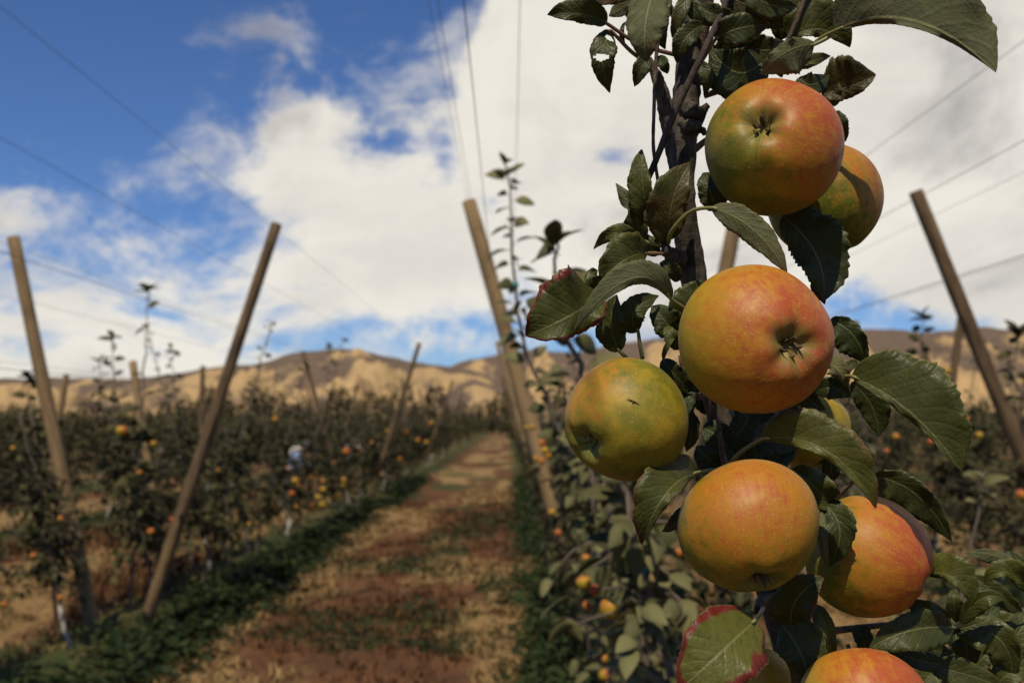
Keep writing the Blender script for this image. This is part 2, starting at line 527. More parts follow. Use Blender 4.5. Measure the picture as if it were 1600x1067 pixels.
def mat_apple():
    m, g, p, _ = material('apple_skin')
    tc = g.n('ShaderNodeTexCoord').outputs['Object']
    oi = g.n('ShaderNodeObjectInfo').outputs['Random']
    off = g.comb(g.m('MULTIPLY', oi, 11.0), g.m('MULTIPLY', oi, 5.0), 0)
    tv = g.v('ADD', tc, off)
    x, y, z = g.xyz(tc)
    nrm = g.v('NORMALIZE', tc)
    red, green = g.attr('red'), g.attr('green')
    bl = g.v('DOT_PRODUCT', nrm, g.attr('blush', out='Vector'))
    rho = g.m('SQRT', g.m('ADD', g.m('MULTIPLY', x, x), g.m('MULTIPLY', y, y)))
    ang = g.m('ARCTAN2', y, x)
    ca, sa = g.m('COSINE', ang), g.m('SINE', ang)
    mer = g.comb(ca, sa, g.m('MULTIPLY', z, 0.10))                 # stretched along the meridians
    streak = g.noise(g.v('ADD', mer, off), 7.0, 4, 0.6)
    streak2 = g.noise(g.v('ADD', mer, off), 22.0, 3, 0.6)
    n1 = g.noise(tv, 1.9, 4, 0.55)
    n2 = g.noise(tv, 6.5, 4, 0.6)
    n3 = g.noise(tv, 42.0, 4, 0.65)
    # ground colour
    c = g.mix(g.ss(g.m('ADD', n1, g.m('SUBTRACT', green, 0.5)), 0.30, 0.78), (0.34, 0.225, 0.012), (0.088, 0.106, 0.006))
    c = g.mix(g.m('MULTIPLY', g.ss(n2, 0.42, 0.70), 0.55), c, (0.20, 0.155, 0.012))
    # blush
    f = g.m('ADD', g.m('MULTIPLY', bl, 0.62), g.m('ADD', g.m('MULTIPLY', g.m('SUBTRACT', streak, 0.5), 0.55), g.m('MULTIPLY', g.m('SUBTRACT', n2, 0.5), 0.75)))
    f = g.m('ADD', f, g.m('MULTIPLY', g.m('SUBTRACT', red, 0.5), 0.9))
    o_ = g.ss(f, -0.06, 0.46)
    r_ = g.ss(g.m('ADD', f, g.m('ADD', g.m('MULTIPLY', g.m('SUBTRACT', streak2, 0.5), 0.7), g.m('MULTIPLY', g.m('SUBTRACT', n2, 0.5), 0.6))), 0.30, 0.95)
    c = g.mix(g.m('MULTIPLY', o_, 0.85), c, (0.40, 0.150, 0.010))
    c = g.mix(g.m('MULTIPLY', r_, 0.85), c, (0.33, 0.048, 0.018))
    # fine russet and red flecks
    fl = g.m('MULTIPLY', g.ss(g.noise(g.v('ADD', g.comb(ca, sa, g.m('MULTIPLY', z, 0.5)), off), 17.0, 5, 0.75), 0.60, 0.70), g.ss(n1, 0.42, 0.62))
    c = g.mix(g.m('MULTIPLY', fl, 0.6), c, (0.27, 0.060, 0.016))
    # lenticels
    vd = g.n('ShaderNodeTexVoronoi')
    g.put(vd.inputs['Vector'], tv)
    vd.inputs['Scale'].default_value = 25
    sz = g.m('MULTIPLY', g.xyz(vd.outputs['Color'])[0], 0.11)
    dots = g.ss(g.m('SUBTRACT', vd.outputs['Distance'], g.m('ADD', sz, 0.05)), 0.06, 0.0)
    c = g.mix(g.m('MULTIPLY', dots, g.ss(z, 0.75, -0.6, 0.35, 0.75)), c, (0.56, 0.40, 0.17))
    v2 = g.n('ShaderNodeTexVoronoi')
    g.put(v2.inputs['Vector'], g.v('ADD', tv, (3.3, 1.1, 0.7)))
    v2.inputs['Scale'].default_value = 44
    d2 = g.ss(g.m('SUBTRACT', v2.outputs['Distance'], g.m('MULTIPLY', g.xyz(v2.outputs['Color'])[1], 0.22)), 0.12, 0.0)
    c = g.mix(g.m('MULTIPLY', d2, g.ss(n1, 0.35, 0.65, 0.08, 0.32)), c, (0.46, 0.30, 0.09))
    russ = g.m('MULTIPLY', g.ss(g.noise(tv, 4.0, 6, 0.7, 0.6), 0.60, 0.72), 0.5)
    c = g.mix(russ, c, (0.23, 0.115, 0.024))
    fine = g.m('MULTIPLY', g.ss(n3, 0.54, 0.68), 0.24)
    c = g.mix(fine, c, (0.40, 0.23, 0.05))
    # green, russeted basins at both ends
    cal = g.m('MULTIPLY', g.ss(g.m('ADD', rho, g.m('MULTIPLY', g.m('SUBTRACT', streak, 0.5), 0.55)), 0.46, 0.12), g.ss(z, 0.0, -0.3))
    c = g.mix(g.m('MULTIPLY', cal, 0.8), c, (0.125, 0.125, 0.022))
    lines = g.m('MULTIPLY', g.m('MULTIPLY', g.ss(streak2, 0.52, 0.66), g.ss(rho, 0.42, 0.15)), g.ss(z, 0.0, -0.3))
    c = g.mix(g.m('MULTIPLY', lines, 0.6), c, (0.34, 0.29, 0.14))
    stm = g.m('MULTIPLY', g.ss(g.m('ADD', rho, g.m('MULTIPLY', g.m('SUBTRACT', streak, 0.5), 0.3)), 0.36, 0.15), g.ss(z, 0.0, 0.3))
    c = g.mix(g.m('MULTIPLY', stm, 0.8), c, (0.22, 0.18, 0.045))
    g.put(p.inputs['Base Color'], c)
    g.put(p.inputs['Roughness'], g.m('ADD', 0.42, g.m('MULTIPLY', n2, 0.18)))
    p.inputs['Specular IOR Level'].default_value = 0.30
    p.inputs['Subsurface Weight'].default_value = 0.04
    p.inputs['Subsurface Radius'].default_value = (0.02, 0.012, 0.004)
    p.inputs['Subsurface Scale'].default_value = 0.12
    h = g.m('ADD', g.m('MULTIPLY', n3, 0.06), g.m('MULTIPLY', g.noise(tv, 5, 3), 0.9))
    g.put(p.inputs['Normal'], g.bump(h, 0.35, 0.0012))
    return m


M = {}
M['ground'] = mat_ground()
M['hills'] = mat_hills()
M['post'] = mat_wood('weathered_post_wood', (0.045, 0.026, 0.011), (0.175, 0.108, 0.046))
M['bark'] = mat_bark('apple_bark', (0.018, 0.014, 0.010), (0.100, 0.080, 0.060))
M['darktwig'] = mat_bark('dark_twig_bark', (0.022, 0.016, 0.013), (0.075, 0.052, 0.042), 2.0)
M['twig'] = mat_bark('twig_bark', (0.055, 0.038, 0.028), (0.17, 0.12, 0.085), 2.0)
M['fartrunk'] = mat_plain('young_trunk_bark', (0.115, 0.085, 0.062), 0.85, 0.35, 30)
M['white'] = mat_plain('white_trunk_paint', (0.33, 0.30, 0.26), 0.8, 0.45, 14)
M['wire'] = mat_plain('wire_steel', (0.085, 0.080, 0.078), 0.5, 0.2, 60)
M['leaf_up'] = leaf_shader('apple_leaf_upper', True)
M['leaf_dn'] = leaf_shader('apple_leaf_underside', False)
M['petiole'] = mat_plain('petiole_green', (0.17, 0.165, 0.050), 0.55, 0.3, 80)
M['petiole_red'] = mat_plain('petiole_red', (0.16, 0.085, 0.045), 0.55, 0.3, 80)
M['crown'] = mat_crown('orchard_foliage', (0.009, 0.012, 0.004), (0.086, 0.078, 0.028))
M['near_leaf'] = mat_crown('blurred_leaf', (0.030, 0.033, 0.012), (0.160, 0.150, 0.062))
M['weeds'] = mat_crown('weed_leaves', (0.008, 0.017, 0.005), (0.042, 0.060, 0.014))
M['straw'] = mat_crown('dry_straw', (0.10, 0.050, 0.020), (0.37, 0.25, 0.105), 0.1, 0.8)
M['russet'] = mat_crown('russet_grass', (0.050, 0.022, 0.011), (0.17, 0.085, 0.036), 0.1, 0.8)
M['farcrown'] = mat_crown('windbreak_foliage', (0.010, 0.014, 0.006), (0.050, 0.052, 0.020), 0.05)
M['apple'] = mat_apple()
M['calyx'] = mat_plain('dried_sepal', (0.085, 0.050, 0.026), 0.85, 0.5, 160)
M['stem'] = mat_plain('fruit_stem', (0.11, 0.075, 0.035), 0.7, 0.3, 120)
M['scar'] = mat_plain('skin_scar', (0.080, 0.042, 0.015), 0.9, 0.3, 200)
M['teal'] = mat_plain('teal_tie_tape', (0.02, 0.20, 0.17), 0.5, 0.2, 20)
M['tape'] = mat_plain('pale_tape', (0.50, 0.52, 0.55), 0.5, 0.3, 30)
M['bin'] = mat_plain('white_bin_plastic', (0.66, 0.62, 0.55), 0.6, 0.15, 4)
M['shirt'] = mat_plain('light_blue_cotton', (0.27, 0.40, 0.72), 0.9, 0.2, 8)
M['jeans'] = mat_plain('dark_blue_denim', (0.035, 0.045, 0.09), 0.9, 0.2, 12)
M['cap'] = mat_plain('blue_cap_cloth', (0.22, 0.28, 0.50), 0.9, 0.2, 12)
M['canvas'] = mat_plain('white_canvas', (0.62, 0.60, 0.54), 0.9, 0.1, 10)
M['skin'] = mat_plain('skin', (0.34, 0.19, 0.12), 0.6, 0.1, 10)
M['boot'] = mat_plain('brown_leather', (0.06, 0.035, 0.02), 0.7, 0.2, 10)

# ------------------------------------------------------------------ ground: one sheet to the horizon
def axis(stops):
    out = []
    for a, b, n in stops: out += list(np.linspace(a, b, n, endpoint=False))
    out.append(stops[-1][1])
    return np.array(out)


gx = axis([(-6000, -600, 6), (-600, -60, 12), (-60, -6, 54), (-6, 6, 120), (6, 60, 54), (60, 600, 12), (600, 6000, 6)])
gy = axis([(-400, -20, 8), (-20, 5, 25), (5, 22, 150), (22, 60, 80), (60, 200, 40), (200, 1000, 20), (1000, 6000, 10)])
GX, GY = np.meshgrid(gx, gy)


def ground_z(x, y):
    x = np.asarray(x, float); y = np.asarray(y, float)
    dist = np.abs(np.mod(x - ROW0 + ROWP * 40.5, ROWP) - ROWP / 2)
    berm = 0.05 * np.exp(-(dist / 0.6) ** 2)
    return (fbm(x * 1.3 + 40, y * 1.3 + 40, 4) - 0.5) * 0.14 + (fbm(x * 6 + 10, y * 6 + 90, 2) - 0.5) * 0.03 + berm - 0.02


def f_straw(x, y):
    dist = np.abs(np.mod(np.asarray(x) - ROW0 + ROWP * 40.5, ROWP) - ROWP / 2)
    return fbm(x * 1.25 + 51, y * 0.34 + 87, 4) + 0.07 * np.clip((dist - .7) / 1.0, 0, 1)


def f_green(x, y): return fbm(x * 1.1 + 143, y * 0.55 + 23, 4)


GZ = ground_z(GX, GY)
ny, nx = GX.shape
idx = np.arange(nx * ny).reshape(ny, nx)
Q = np.stack([idx[:-1, :-1], idx[:-1, 1:], idx[1:, 1:], idx[1:, :-1]], -1).reshape(-1, 4)
go = link(bpy.data.objects.new('ground', np_mesh('ground', np.stack([GX, GY, GZ], -1).reshape(-1, 3), Q, M['ground'])))
for nm, fn in (('straw', f_straw), ('green', f_green)):
    at0 = go.data.attributes.new(nm, 'FLOAT', 'POINT')
    at0.data.foreach_set('value', fn(GX, GY).ravel().astype(np.float32))
go['kind'] = 'structure'

# ------------------------------------------------------------------ hills
def hill(name, prof, dist, depth, seed, gully):
    ts = np.linspace(prof[0][0], prof[-1][0], 1100)
    h = np.interp(ts, [a for a, b in prof], [b for a, b in prof])
    k = np.hanning(9); k /= k.sum()
    h = np.convolve(np.pad(h, 4, 'edge'), k, 'valid')
    rs = np.linspace(0, 1, 70)
    T, RR = np.meshgrid(ts, rs)
    H = np.tile(655 - h, (70, 1))                                  # pixels above the horizon
    D = dist + (RR - 0.55) * depth
    X = (T - 795) / 1600 * D
    ridge = np.where(RR < 0.55, np.clip(RR / 0.55, 0, 1) ** 1.25, 1 - 0.55 * ((RR - 0.55) / 0.45) ** 1.5)
    Hm = H / 1600 * dist
    gl = 1 - np.abs(2 * fbm(X / gully + seed, D / (gully * 3.0) + seed * 2, 4) - 1)
    rough = fbm(X / 60 + 9 + seed, D / 60 + seed, 4) - 0.5
    mid = np.sin(np.clip(RR / 0.55, 0, 2) * np.pi / 2) * np.clip((0.54 - RR) / 0.22, 0, 1)
    Z = Hm * ridge - (gl - 0.62) * Hm * 0.95 * mid + rough * 12 * np.clip(RR * 4, 0, 1) + 1.75 * ridge
    Z = np.where(RR <= 0, -4, Z)
    n = len(ts)
    ii = np.arange(70 * n).reshape(70, n)
    q = np.stack([ii[:-1, :-1], ii[:-1, 1:], ii[1:, 1:], ii[1:, :-1]], -1).reshape(-1, 4)
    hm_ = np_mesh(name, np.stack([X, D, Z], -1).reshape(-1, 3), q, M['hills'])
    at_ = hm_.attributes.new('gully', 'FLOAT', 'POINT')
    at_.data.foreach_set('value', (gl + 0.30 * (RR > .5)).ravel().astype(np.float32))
    o = link(bpy.data.objects.new(name, hm_))
    o['kind'] = 'structure'
    return o


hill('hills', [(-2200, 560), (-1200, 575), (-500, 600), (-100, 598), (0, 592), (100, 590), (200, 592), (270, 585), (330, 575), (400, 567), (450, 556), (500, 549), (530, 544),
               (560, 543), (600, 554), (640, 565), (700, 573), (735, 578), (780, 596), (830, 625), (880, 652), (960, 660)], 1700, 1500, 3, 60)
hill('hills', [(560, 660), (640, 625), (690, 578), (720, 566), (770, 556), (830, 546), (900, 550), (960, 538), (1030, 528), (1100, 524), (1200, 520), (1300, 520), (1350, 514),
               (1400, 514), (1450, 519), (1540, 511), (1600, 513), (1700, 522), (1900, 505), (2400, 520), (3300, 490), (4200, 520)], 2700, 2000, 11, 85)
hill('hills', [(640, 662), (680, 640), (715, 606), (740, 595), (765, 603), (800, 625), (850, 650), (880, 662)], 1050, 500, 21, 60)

# ------------------------------------------------------------------ trellis posts
LEFT, RIGHT = -1, 0


def post(base, top, label, group, r=0.05):
    rng = random.Random(int(abs(base[0] * 131 + base[1] * 717)))
    base, top = Vector(base), Vector(top)
    L = (top - base).length
    mb = MB()
    n = 16
    bx, by = rng.uniform(-.02, .02), rng.uniform(-.02, .02)
    pts, rad = [], []
    for i in range(n):
        t = i / (n - 1)
        pts.append(Vector((math.sin(t * 3) * bx, math.sin(t * 2.4) * by, (t * (L + 0.25)) - 0.25)))
        rad.append(r * (1.12 - 0.2 * t) * (1 + rng.uniform(-.025, .025)))
    rad.append(rad[-1] * 0.86); pts.append(pts[-1] + Vector((0, 0, 0.008)))
    mb.tube(pts, rad, 14)
    o = mb.obj('trellis_post', M['post'])
    o.location = base
    o.rotation_mode = 'QUATERNION'
    o.rotation_quaternion = (top - base).to_track_quat('Z', 'Y')
    tag(o, label, 'post', group)
    o['pale'] = 0.75 if 'pale' in label else (0.4 if 'far left' in label or 'mostly hidden' in label else 0.0)
    if base.y < 10:            # steel staples that hold the wires
        for z in (0.62, 0.8, 0.95):
            sb = MB()
            sb.tube([(-r * 1.02, -0.006, L * z), (-r * 1.10, 0, L * z + .012), (-r * 1.02, 0.006, L * z)], 0.003, 5)
            sb.obj('staple', M['wire'], o)
    return o


def gz(x, y): return float(ground_z(x, y))


def post_px(bx, y, tpx, tpy, label, group, r=0.05):
    t = P(tpx, tpy, y)
    return post((bx, y, gz(bx, y)), t, label, group, r)


GP = 'trellis posts along the orchard rows'
post_px(-3.02, 8.6, 432, 350, 'thick dark wooden post leaning right at left of the grass path', GP, 0.049)
post_px(-3.42, 8.6, 20, 372, 'leaning wooden post at the far left, tilted left, wire at its top', GP, 0.056)
post_px(0.62, 7.6, 731, 315, 'tall pale wooden post leaning left over the grass path in the centre', GP, 0.058)
post_px(1.02, 7.4, 1152, 335, 'wooden post leaning right, mostly hidden behind the sharp apples', GP, 0.058)
post_px(4.30, 7.5, 1431, 300, 'tall wooden post leaning left at the far right', GP, 0.056)
post_px(-2.98, 21.8, 655, 536, 'thin wooden post leaning right beyond the thick left one', GP)
post_px(-3.44, 21.8, 474, 549, 'wooden post leaning left against the brown hill', GP)
post_px(0.66, 21.0, 777, 534, 'distant wooden post leaning left just behind the pale centre post', GP)
post_px(6.05, 16.0, 1338, 502, 'short leaning post right of the apple cluster against the hills', GP)
post_px(5.10, 12.6, 1506, 480, 'distant post leaning right behind the tall right-hand post', GP)
post_px(-7.0, 15.5, 104, 585, 'dark distant post leaning right beside the far left post', GP)
post_px(-7.4, 15.5, 207, 563, 'pale post leaning left among the tall shoots at left', GP) if False else None
post_px(-5.95, 20.0, 318, 572, 'upright distant post left of the thick leaning one', GP)
post_px(-4.15, 12.5, 207, 565, 'pale post leaning left among the tall leafy shoots at left', GP)
post_px(-2.95, 35.0, 708, 594, 'faint far post leaning right near the end of the path', GP)
post_px(-3.40, 35.0, 628, 590, 'faint far post leaning left among left row trees', GP)

for k, yy in ((-2, 41.5), (1, 29), (1, 42), (2, 19), (2, 32), (0, 34.5), (0, 47.5), (-1, 48)):
    c = ROW0 + ROWP * k
    for s in (-1, 1):
        post((c + .19 * s, yy, gz(c + .19 * s, yy)), (c + 1.05 * s, yy, 3.2), 'small distant post standing among the blurred orchard rows', 'small distant posts')

# ------------------------------------------------------------------ trellis wires
def wire(x, z, label, group, r=0.0016, y0=-6.0, y1=62.0, lift=0.0):
    mb = MB()
    n = 60
    rng = random.Random(int(abs(x * 1000 + z * 77)))
    ph = rng.random() * 6
    pts = []
    for i in range(n):
        y = y0 + (y1 - y0) * (i / (n - 1)) ** 1.6
        sag = -0.015 * (0.5 - 0.5 * math.cos((y - 8.6) / 13.2 * 2 * math.pi))
        pts.append((x + 0.004 * math.sin(y * 0.7 + ph), y, z + sag))
    mb.tube(pts, r, 6)
    o = mb.obj('trellis_wire', M['wire'])
    tag(o, label, 'wire', group)
    return o


for z in (3.37, 2.93, 2.5, 2.0):
    wire(-3.0 + 0.300 * z, z, 'thin wire strung along the right-leaning posts of the left row', 'wires on the left row')
for z in (3.22, 2.75, 2.2):
    wire(-3.4 - 0.255 * z, z, 'thin wire strung along the left-leaning posts of the left row', 'wires on the left row outer side')
for x, z in ((-.312, 3.39), (-.215, 3.03), (-.089, 2.56), (.032, 3.0)):
    wire(x, z, 'thin wire overhead running past the pale centre post', 'wires on the centre row', 0.0013)
for z in (3.2, 2.75, 2.3):
    wire(1.0 + 0.30 * z, z, 'thin wire crossing the cloudy sky right of the apples', 'wires on the right side of the centre row')
for z in (3.2, 2.75, 2.3):
    wire(4.30 - 0.40 * z, z, 'thin wire meeting the tall right-hand post', 'wires on the far right row')

# ------------------------------------------------------------------ foliage building blocks
LT_U = np.array([0, .22, .5, .78, 1.0])
LT_W = np.array([0, .20, .28, .19, 0])


def leaf_template():
    vs = [(0, 0, 0)]
    for u, w in zip(LT_U[1:4], LT_W[1:4]):
        z = -0.30 * u * u
        vs += [(u, w, z + 0.30 * w), (u, 0, z), (u, -w, z + 0.30 * w)]
    vs.append((0.97, 0, -0.34))
    fs = [(0, 2, 1, 1), (0, 3, 2, 2)]
    fq = []
    for k in range(2):
        a = 1 + 3 * k
        fq += [(a, a + 1, a + 4, a + 3), (a + 1, a + 2, a + 5, a + 4)]
    tri = [(0, 2, 1), (0, 3, 2), (7, 8, 10), (8, 9, 10)]
    return np.array(vs, float), np.array(fq), np.array(tri)


LTV, LTQ, LTT = leaf_template()
TRI = np.concatenate([LTT, LTQ[:, [0, 1, 2]], LTQ[:, [0, 2, 3]]])


def leaves_np(pos, tan, nor, size, tone):
    """arrays (n,3),(n,3),(n,3),(n,),(n,) -> verts, tris, tone per vertex"""
    tan = tan / np.linalg.norm(tan, axis=1, keepdims=True)
    b = np.cross(nor, tan); b /= np.linalg.norm(b, axis=1, keepdims=True) + 1e-9
    nn = np.cross(tan, b)
    v = pos[:, None] + size[:, None, None] * (LTV[None, :, 0:1] * tan[:, None] + LTV[None, :, 1:2] * b[:, None] + LTV[None, :, 2:3] * nn[:, None])
    n, k = len(pos), len(LTV)
    f = TRI[None] + (np.arange(n) * k)[:, None, None]
    return v.reshape(-1, 3), f.reshape(-1, 3), np.repeat(tone, k)


def skeleton(rng, path, dense_lo, dense_hi, nlat, latlen, per=0.034, leader=0.055, topn=7, size=(0.05, 0.085), lead=0.95):
    """a young spindle apple tree: returns trunk points, laterals, leaves (pos, tangent, normal, size)"""
    H = path[-1].z - path[0].z
    tr = smooth_path(path, 22)
    for i in range(1, 21):
        tr[i] = tr[i] + Vector((rng.uniform(-.012, .012), rng.uniform(-.012, .012), 0))

    def at(z):
        for a, b in zip(tr, tr[1:]):
            if b.z >= z: return a.lerp(b, (z - a.z) / max(1e-6, b.z - a.z))
        return tr[-1]
    lats, leaves = [], []
    for i in range(nlat):
        z = path[0].z + dense_lo + (dense_hi - dense_lo) * ((i + rng.random()) / nlat)
        p = at(z)
        az = rng.uniform(0, 2 * math.pi)
        if rng.random() < 0.5: az = rng.choice((0.5, 1.5)) * math.pi + rng.uniform(-.6, .6)
        L = latlen * rng.uniform(0.45, 1.15) * (1.15 - 0.55 * (z - dense_lo) / max(.1, dense_hi - dense_lo))
        el = rng.uniform(-0.1, 0.75)
        dv = Vector((math.cos(az) * math.cos(el), math.sin(az) * math.cos(el), math.sin(el)))
        pts = [p]
        for s in range(5):
            dv = (dv + Vector((rng.uniform(-.2, .2), rng.uniform(-.2, .2), rng.uniform(-.38, .06)))).normalized()
            pts.append(pts[-1] + dv * L / 5)
        lats.append(pts)
        n = max(4, int(L / per))
        for s in range(n):
            t = 0.12 + 0.88 * (s + rng.random()) / n
            k = min(4, int(t * 5))
            q = pts[k].lerp(pts[k + 1], t * 5 - k)
            a2 = rng.uniform(0, 2 * math.pi)
            tt = Vector((math.cos(a2), math.sin(a2), rng.uniform(-.75, .45)))
            tt = tt + (pts[k + 1] - pts[k]).normalized() * 0.6
            q = q + tt.normalized() * 0.018
            nn = Vector((rng.uniform(-.75, .75), rng.uniform(-.75, .75), 1.0))
            leaves.append((q, tt, nn, rng.uniform(*size)))
    z = path[0].z + dense_hi * 0.75
    top = path[-1].z
    a2 = rng.uniform(0, 6)
    while z < top - 0.03:
        q = at(z)
        if rng.random() < 0.8:
            a2 += 2.4
            tt = Vector((math.cos(a2), math.sin(a2), rng.uniform(-.35, .7)))
            leaves.append((q + tt.normalized() * .02, tt, Vector((rng.uniform(-1, 1), rng.uniform(-1.8, .2), .6)), rng.uniform(*size) * lead))
        z += leader * rng.uniform(0.6, 1.4)
    for k in range(topn):
        a2 += 2.4
        tt = Vector((math.cos(a2), math.sin(a2), rng.uniform(.1, 1.6)))
        leaves.append((tr[-1] - Vector((0, 0, .07 * rng.random())), tt, Vector((-tt.x + rng.uniform(-.5, .5), -tt.y - .5, .8)), rng.uniform(size[0], size[1]) * 1.1))
    return tr, lats, leaves


def leaves_to_np(leaves, rng, lo=0.0, hi=1.0):
    return leaves_np(np.array([l[0] for l in leaves]), np.array([l[1] for l in leaves]), np.array([l[2] for l in leaves]),
                     np.array([l[3] for l in leaves]), np.array([lo + (hi - lo) * rng.random() ** 1.3 for _ in leaves]))


def trunk_mesh(tr, lats, r=0.017, lo=0.0):
    mb = MB()
    n = len(tr)
    mb.tube(tr, [r * (1 - 0.72 * i / (n - 1)) for i in range(n)], 7)
    for p in lats:
        mb.tube(p, [0.0055 * (1 - 0.7 * i / (len(p) - 1)) for i in range(len(p))], 4)
    return mb


# ------------------------------------------------------------------ orchard trees (individual copies of a dozen kinds)
kinds = []
rng = random.Random(11)
for k in range(12):
    H = [1.85, 2.1, 1.9, 2.35, 1.8, 2.6, 1.95, 2.3, 1.9, 2.9, 2.1, 2.0][k]
    path = [Vector((0, 0, -0.05)), Vector((-0.27 * H * .33 + rng.uniform(-.03, .03), rng.uniform(-.03, .03), H * .33)),
            Vector((-0.27 * H * .68 + rng.uniform(-.05, .05), rng.uniform(-.05, .05), H * .68)),
            Vector((-0.27 * H + rng.uniform(-.08, .08), rng.uniform(-.06, .06), H))]
    tr, lats, lv = skeleton(rng, path, 0.55, rng.uniform(1.45, 1.7), 64, rng.uniform(.38, .55), .026, .05, 4, size=(.05, .085))
    v, f, t = leaves_to_np(lv, rng)
    cm = np_mesh('crown', v, f, M['crown'], t)
    tm = trunk_mesh(tr, lats).mesh('trunk', M['fartrunk'])
    pb = MB()
    pp = [tr[0].lerp(tr[4], i / 4) for i in range(5)]
    pp = [q for q in tr if q.z < 0.42] or tr[:3]
    pb.tube(pp, [0.0205 - .001 * i for i in range(len(pp))], 8)
    pm = pb.mesh('painted_base', M['white'])
    kinds.append((tm, cm, pm))


def orchard_tree(x, y, side, k, label, group, sc=1.0, rot=0.0, painted=True):
    e = empty('apple_tree', (x, y, gz(x, y)), (0 if side < 0 else math.pi) + rot)
    e.scale = (sc, sc, sc)
    tag(e, label, 'apple tree', group)
    tm, cm, pm = kinds[k % len(kinds)]
    link(bpy.data.objects.new('trunk', tm), e)
    c = link(bpy.data.objects.new('crown', cm), e)
    c['kind'] = 'stuff'
    if painted: link(bpy.data.objects.new('painted_base', pm), e)
    return e


rows = {-1: ('young apple tree in the blurred row just left of the grass path', 'apple trees in the row left of the path', 6.4, 47, 1.95),
        -2: ('young apple tree in the second blurred row left of the path', 'apple trees in the second row left of the path', 9.5, 44, 2.0),
        -3: ('young apple tree in the third blurred row left of the path', 'apple trees in the third row left of the path', 14, 42, 2.2),
        0: ('young apple tree in the blurred row right of the grass path', 'apple trees in the row right of the path', 5.4, 47, 1.95),
        1: ('young apple tree in the blurred row behind the sharp apples at right', 'apple trees in the far right row', 4.6, 44, 1.9),
        2: ('young apple tree in the second blurred row at far right', 'apple trees in the second far right row', 8, 40, 2.0)}
ORD = ('nearest', 'second nearest', 'third nearest', 'fourth nearest', 'fifth nearest', 'sixth nearest')
WHERE = {-1: 'row just left of the grass path', -2: 'second row left of the path', -3: 'third row left of the path', 0: 'row right of the path', 1: 'row behind the apples at right', 2: 'second row at far right'}


def row_label(k, s, n, lab):
    lean = 'left-leaning' if s < 0 else 'right-leaning'
    if n < (6 if k in (-1, 1) else 3):
        return '%s %s young apple tree of the %s' % (ORD[n], lean, WHERE[k])
    return lab.replace('young apple tree', 'farther %s young apple tree' % lean)


rng = random.Random(23)
ntree = 0
for k, (lab, grp, y0, y1, step) in rows.items():
    y = y0
    cnt = {-1: 0, 1: 0}
    while y < y1:
        c = ROW0 + ROWP * k
        for s in (-1, 1):
            if k == 0 and s < 0 and y < 5.2: continue
            if k == -1 and s > 0 and y < 8.9: continue                       # bare foot of the thick post
            if k == -1 and 9.5 < y < 21.2 and abs(795 + (c + .19 * s + .32 * s) / y * 1600 - 466) < 20: continue   # gap where the worker stands
            tr_ = orchard_tree(c + .19 * s + rng.uniform(-.03, .03), y + rng.uniform(-.25, .25) + (0.15 * s), s, rng.randrange(12), row_label(k, s, cnt[s], lab), grp,
                         rng.uniform(.93, 1.08), rng.uniform(-.35, .35), painted=rng.random() < .6)
            if k == 0 and s < 0: tr_.scale.x *= .55
            ntree += 1; cnt[s] += 1
        y += step * rng.uniform(.92, 1.08)

# everything farther off reads as one mass
rng = random.Random(77)
nr = np.random.RandomState(7)
vv, ff, tt_ = [], [], []
off = 0
pos, tan, nor, siz, ton = [], [], [], [], []
for k in range(-14, 12):
    c = ROW0 + ROWP * k
    ys = rows[k][3] if k in rows else max(10, abs(c) * 0.9 if k < 0 else abs(c) * 0.9)
    y = ys
    while y < 105:
        n = 110 if y < 45 else 60
        H = rng.uniform(1.75, 2.25) + (0.5 if rng.random() < .12 else 0)
        z = nr.beta(1.3, 1.2, n) * (H - .4) + .45
        s = rng.choice((-1, 1))
        px_ = c + s * (.19 + .25 * z) + nr.normal(0, .22, n)
        pos.append(np.stack([px_, y + nr.normal(0, .35, n), z], -1))
        tan.append(np.stack([nr.normal(0, 1, n), nr.normal(0, 1, n), nr.uniform(-.8, .3, n)], -1))
        nor.append(np.stack([nr.normal(0, .5, n), nr.normal(0, .5, n), np.ones(n)], -1))
        siz.append(nr.uniform(.13, .22, n))
        ton.append(nr.rand(n) ** 1.3)
        y += 1.0 if y < 60 else 1.5
v, f, t = leaves_np(np.concatenate(pos), np.concatenate(tan), np.concatenate(nor), np.concatenate(siz), np.concatenate(ton))
o = link(bpy.data.objects.new('orchard_foliage', np_mesh('orchard_foliage', v, f, M['crown'], t)))
tag(o, 'far orchard rows blending into one dark green mass below the hills', 'orchard', None, 'stuff')

# tall dark trees at the end of the orchard
rng = random.Random(5)
wind = []
for k in range(4):
    mbv = []
    n = 420
    H = 1.0
    z = nr.beta(1.2, 1.5, n)
    rad = (0.17 + .05 * (k % 2)) * np.sqrt(np.clip(1 - z, 0, 1)) * np.clip(z * 6 + .35, 0, 1) * nr.uniform(.35, 1.1, n)
    a = nr.uniform(0, 2 * np.pi, n)
    ps = np.stack([np.cos(a) * rad, np.sin(a) * rad, z * .93 + .05], -1)
    tn = np.stack([np.cos(a), np.sin(a), nr.uniform(-.3, .9, n)], -1)
    no = np.stack([nr.normal(0, .4, n), nr.normal(0, .4, n), np.ones(n)], -1)
    v, f, t = leaves_np(ps, tn, no, nr.uniform(.05, .10, n), nr.rand(n))
    tmb = MB(); tmb.tube([(0, 0, -.02), (0.004, 0, .4), (0, 0.003, .9)], [.02, .014, .004], 6)
    wind.append((np_mesh('crown', v, f, M['farcrown'], t), tmb.mesh('trunk', M['fartrunk'])))
spots = [(255 + i * 13 + rng.uniform(-5, 5), rng.uniform(598, 632)) for i in range(0, 34)]
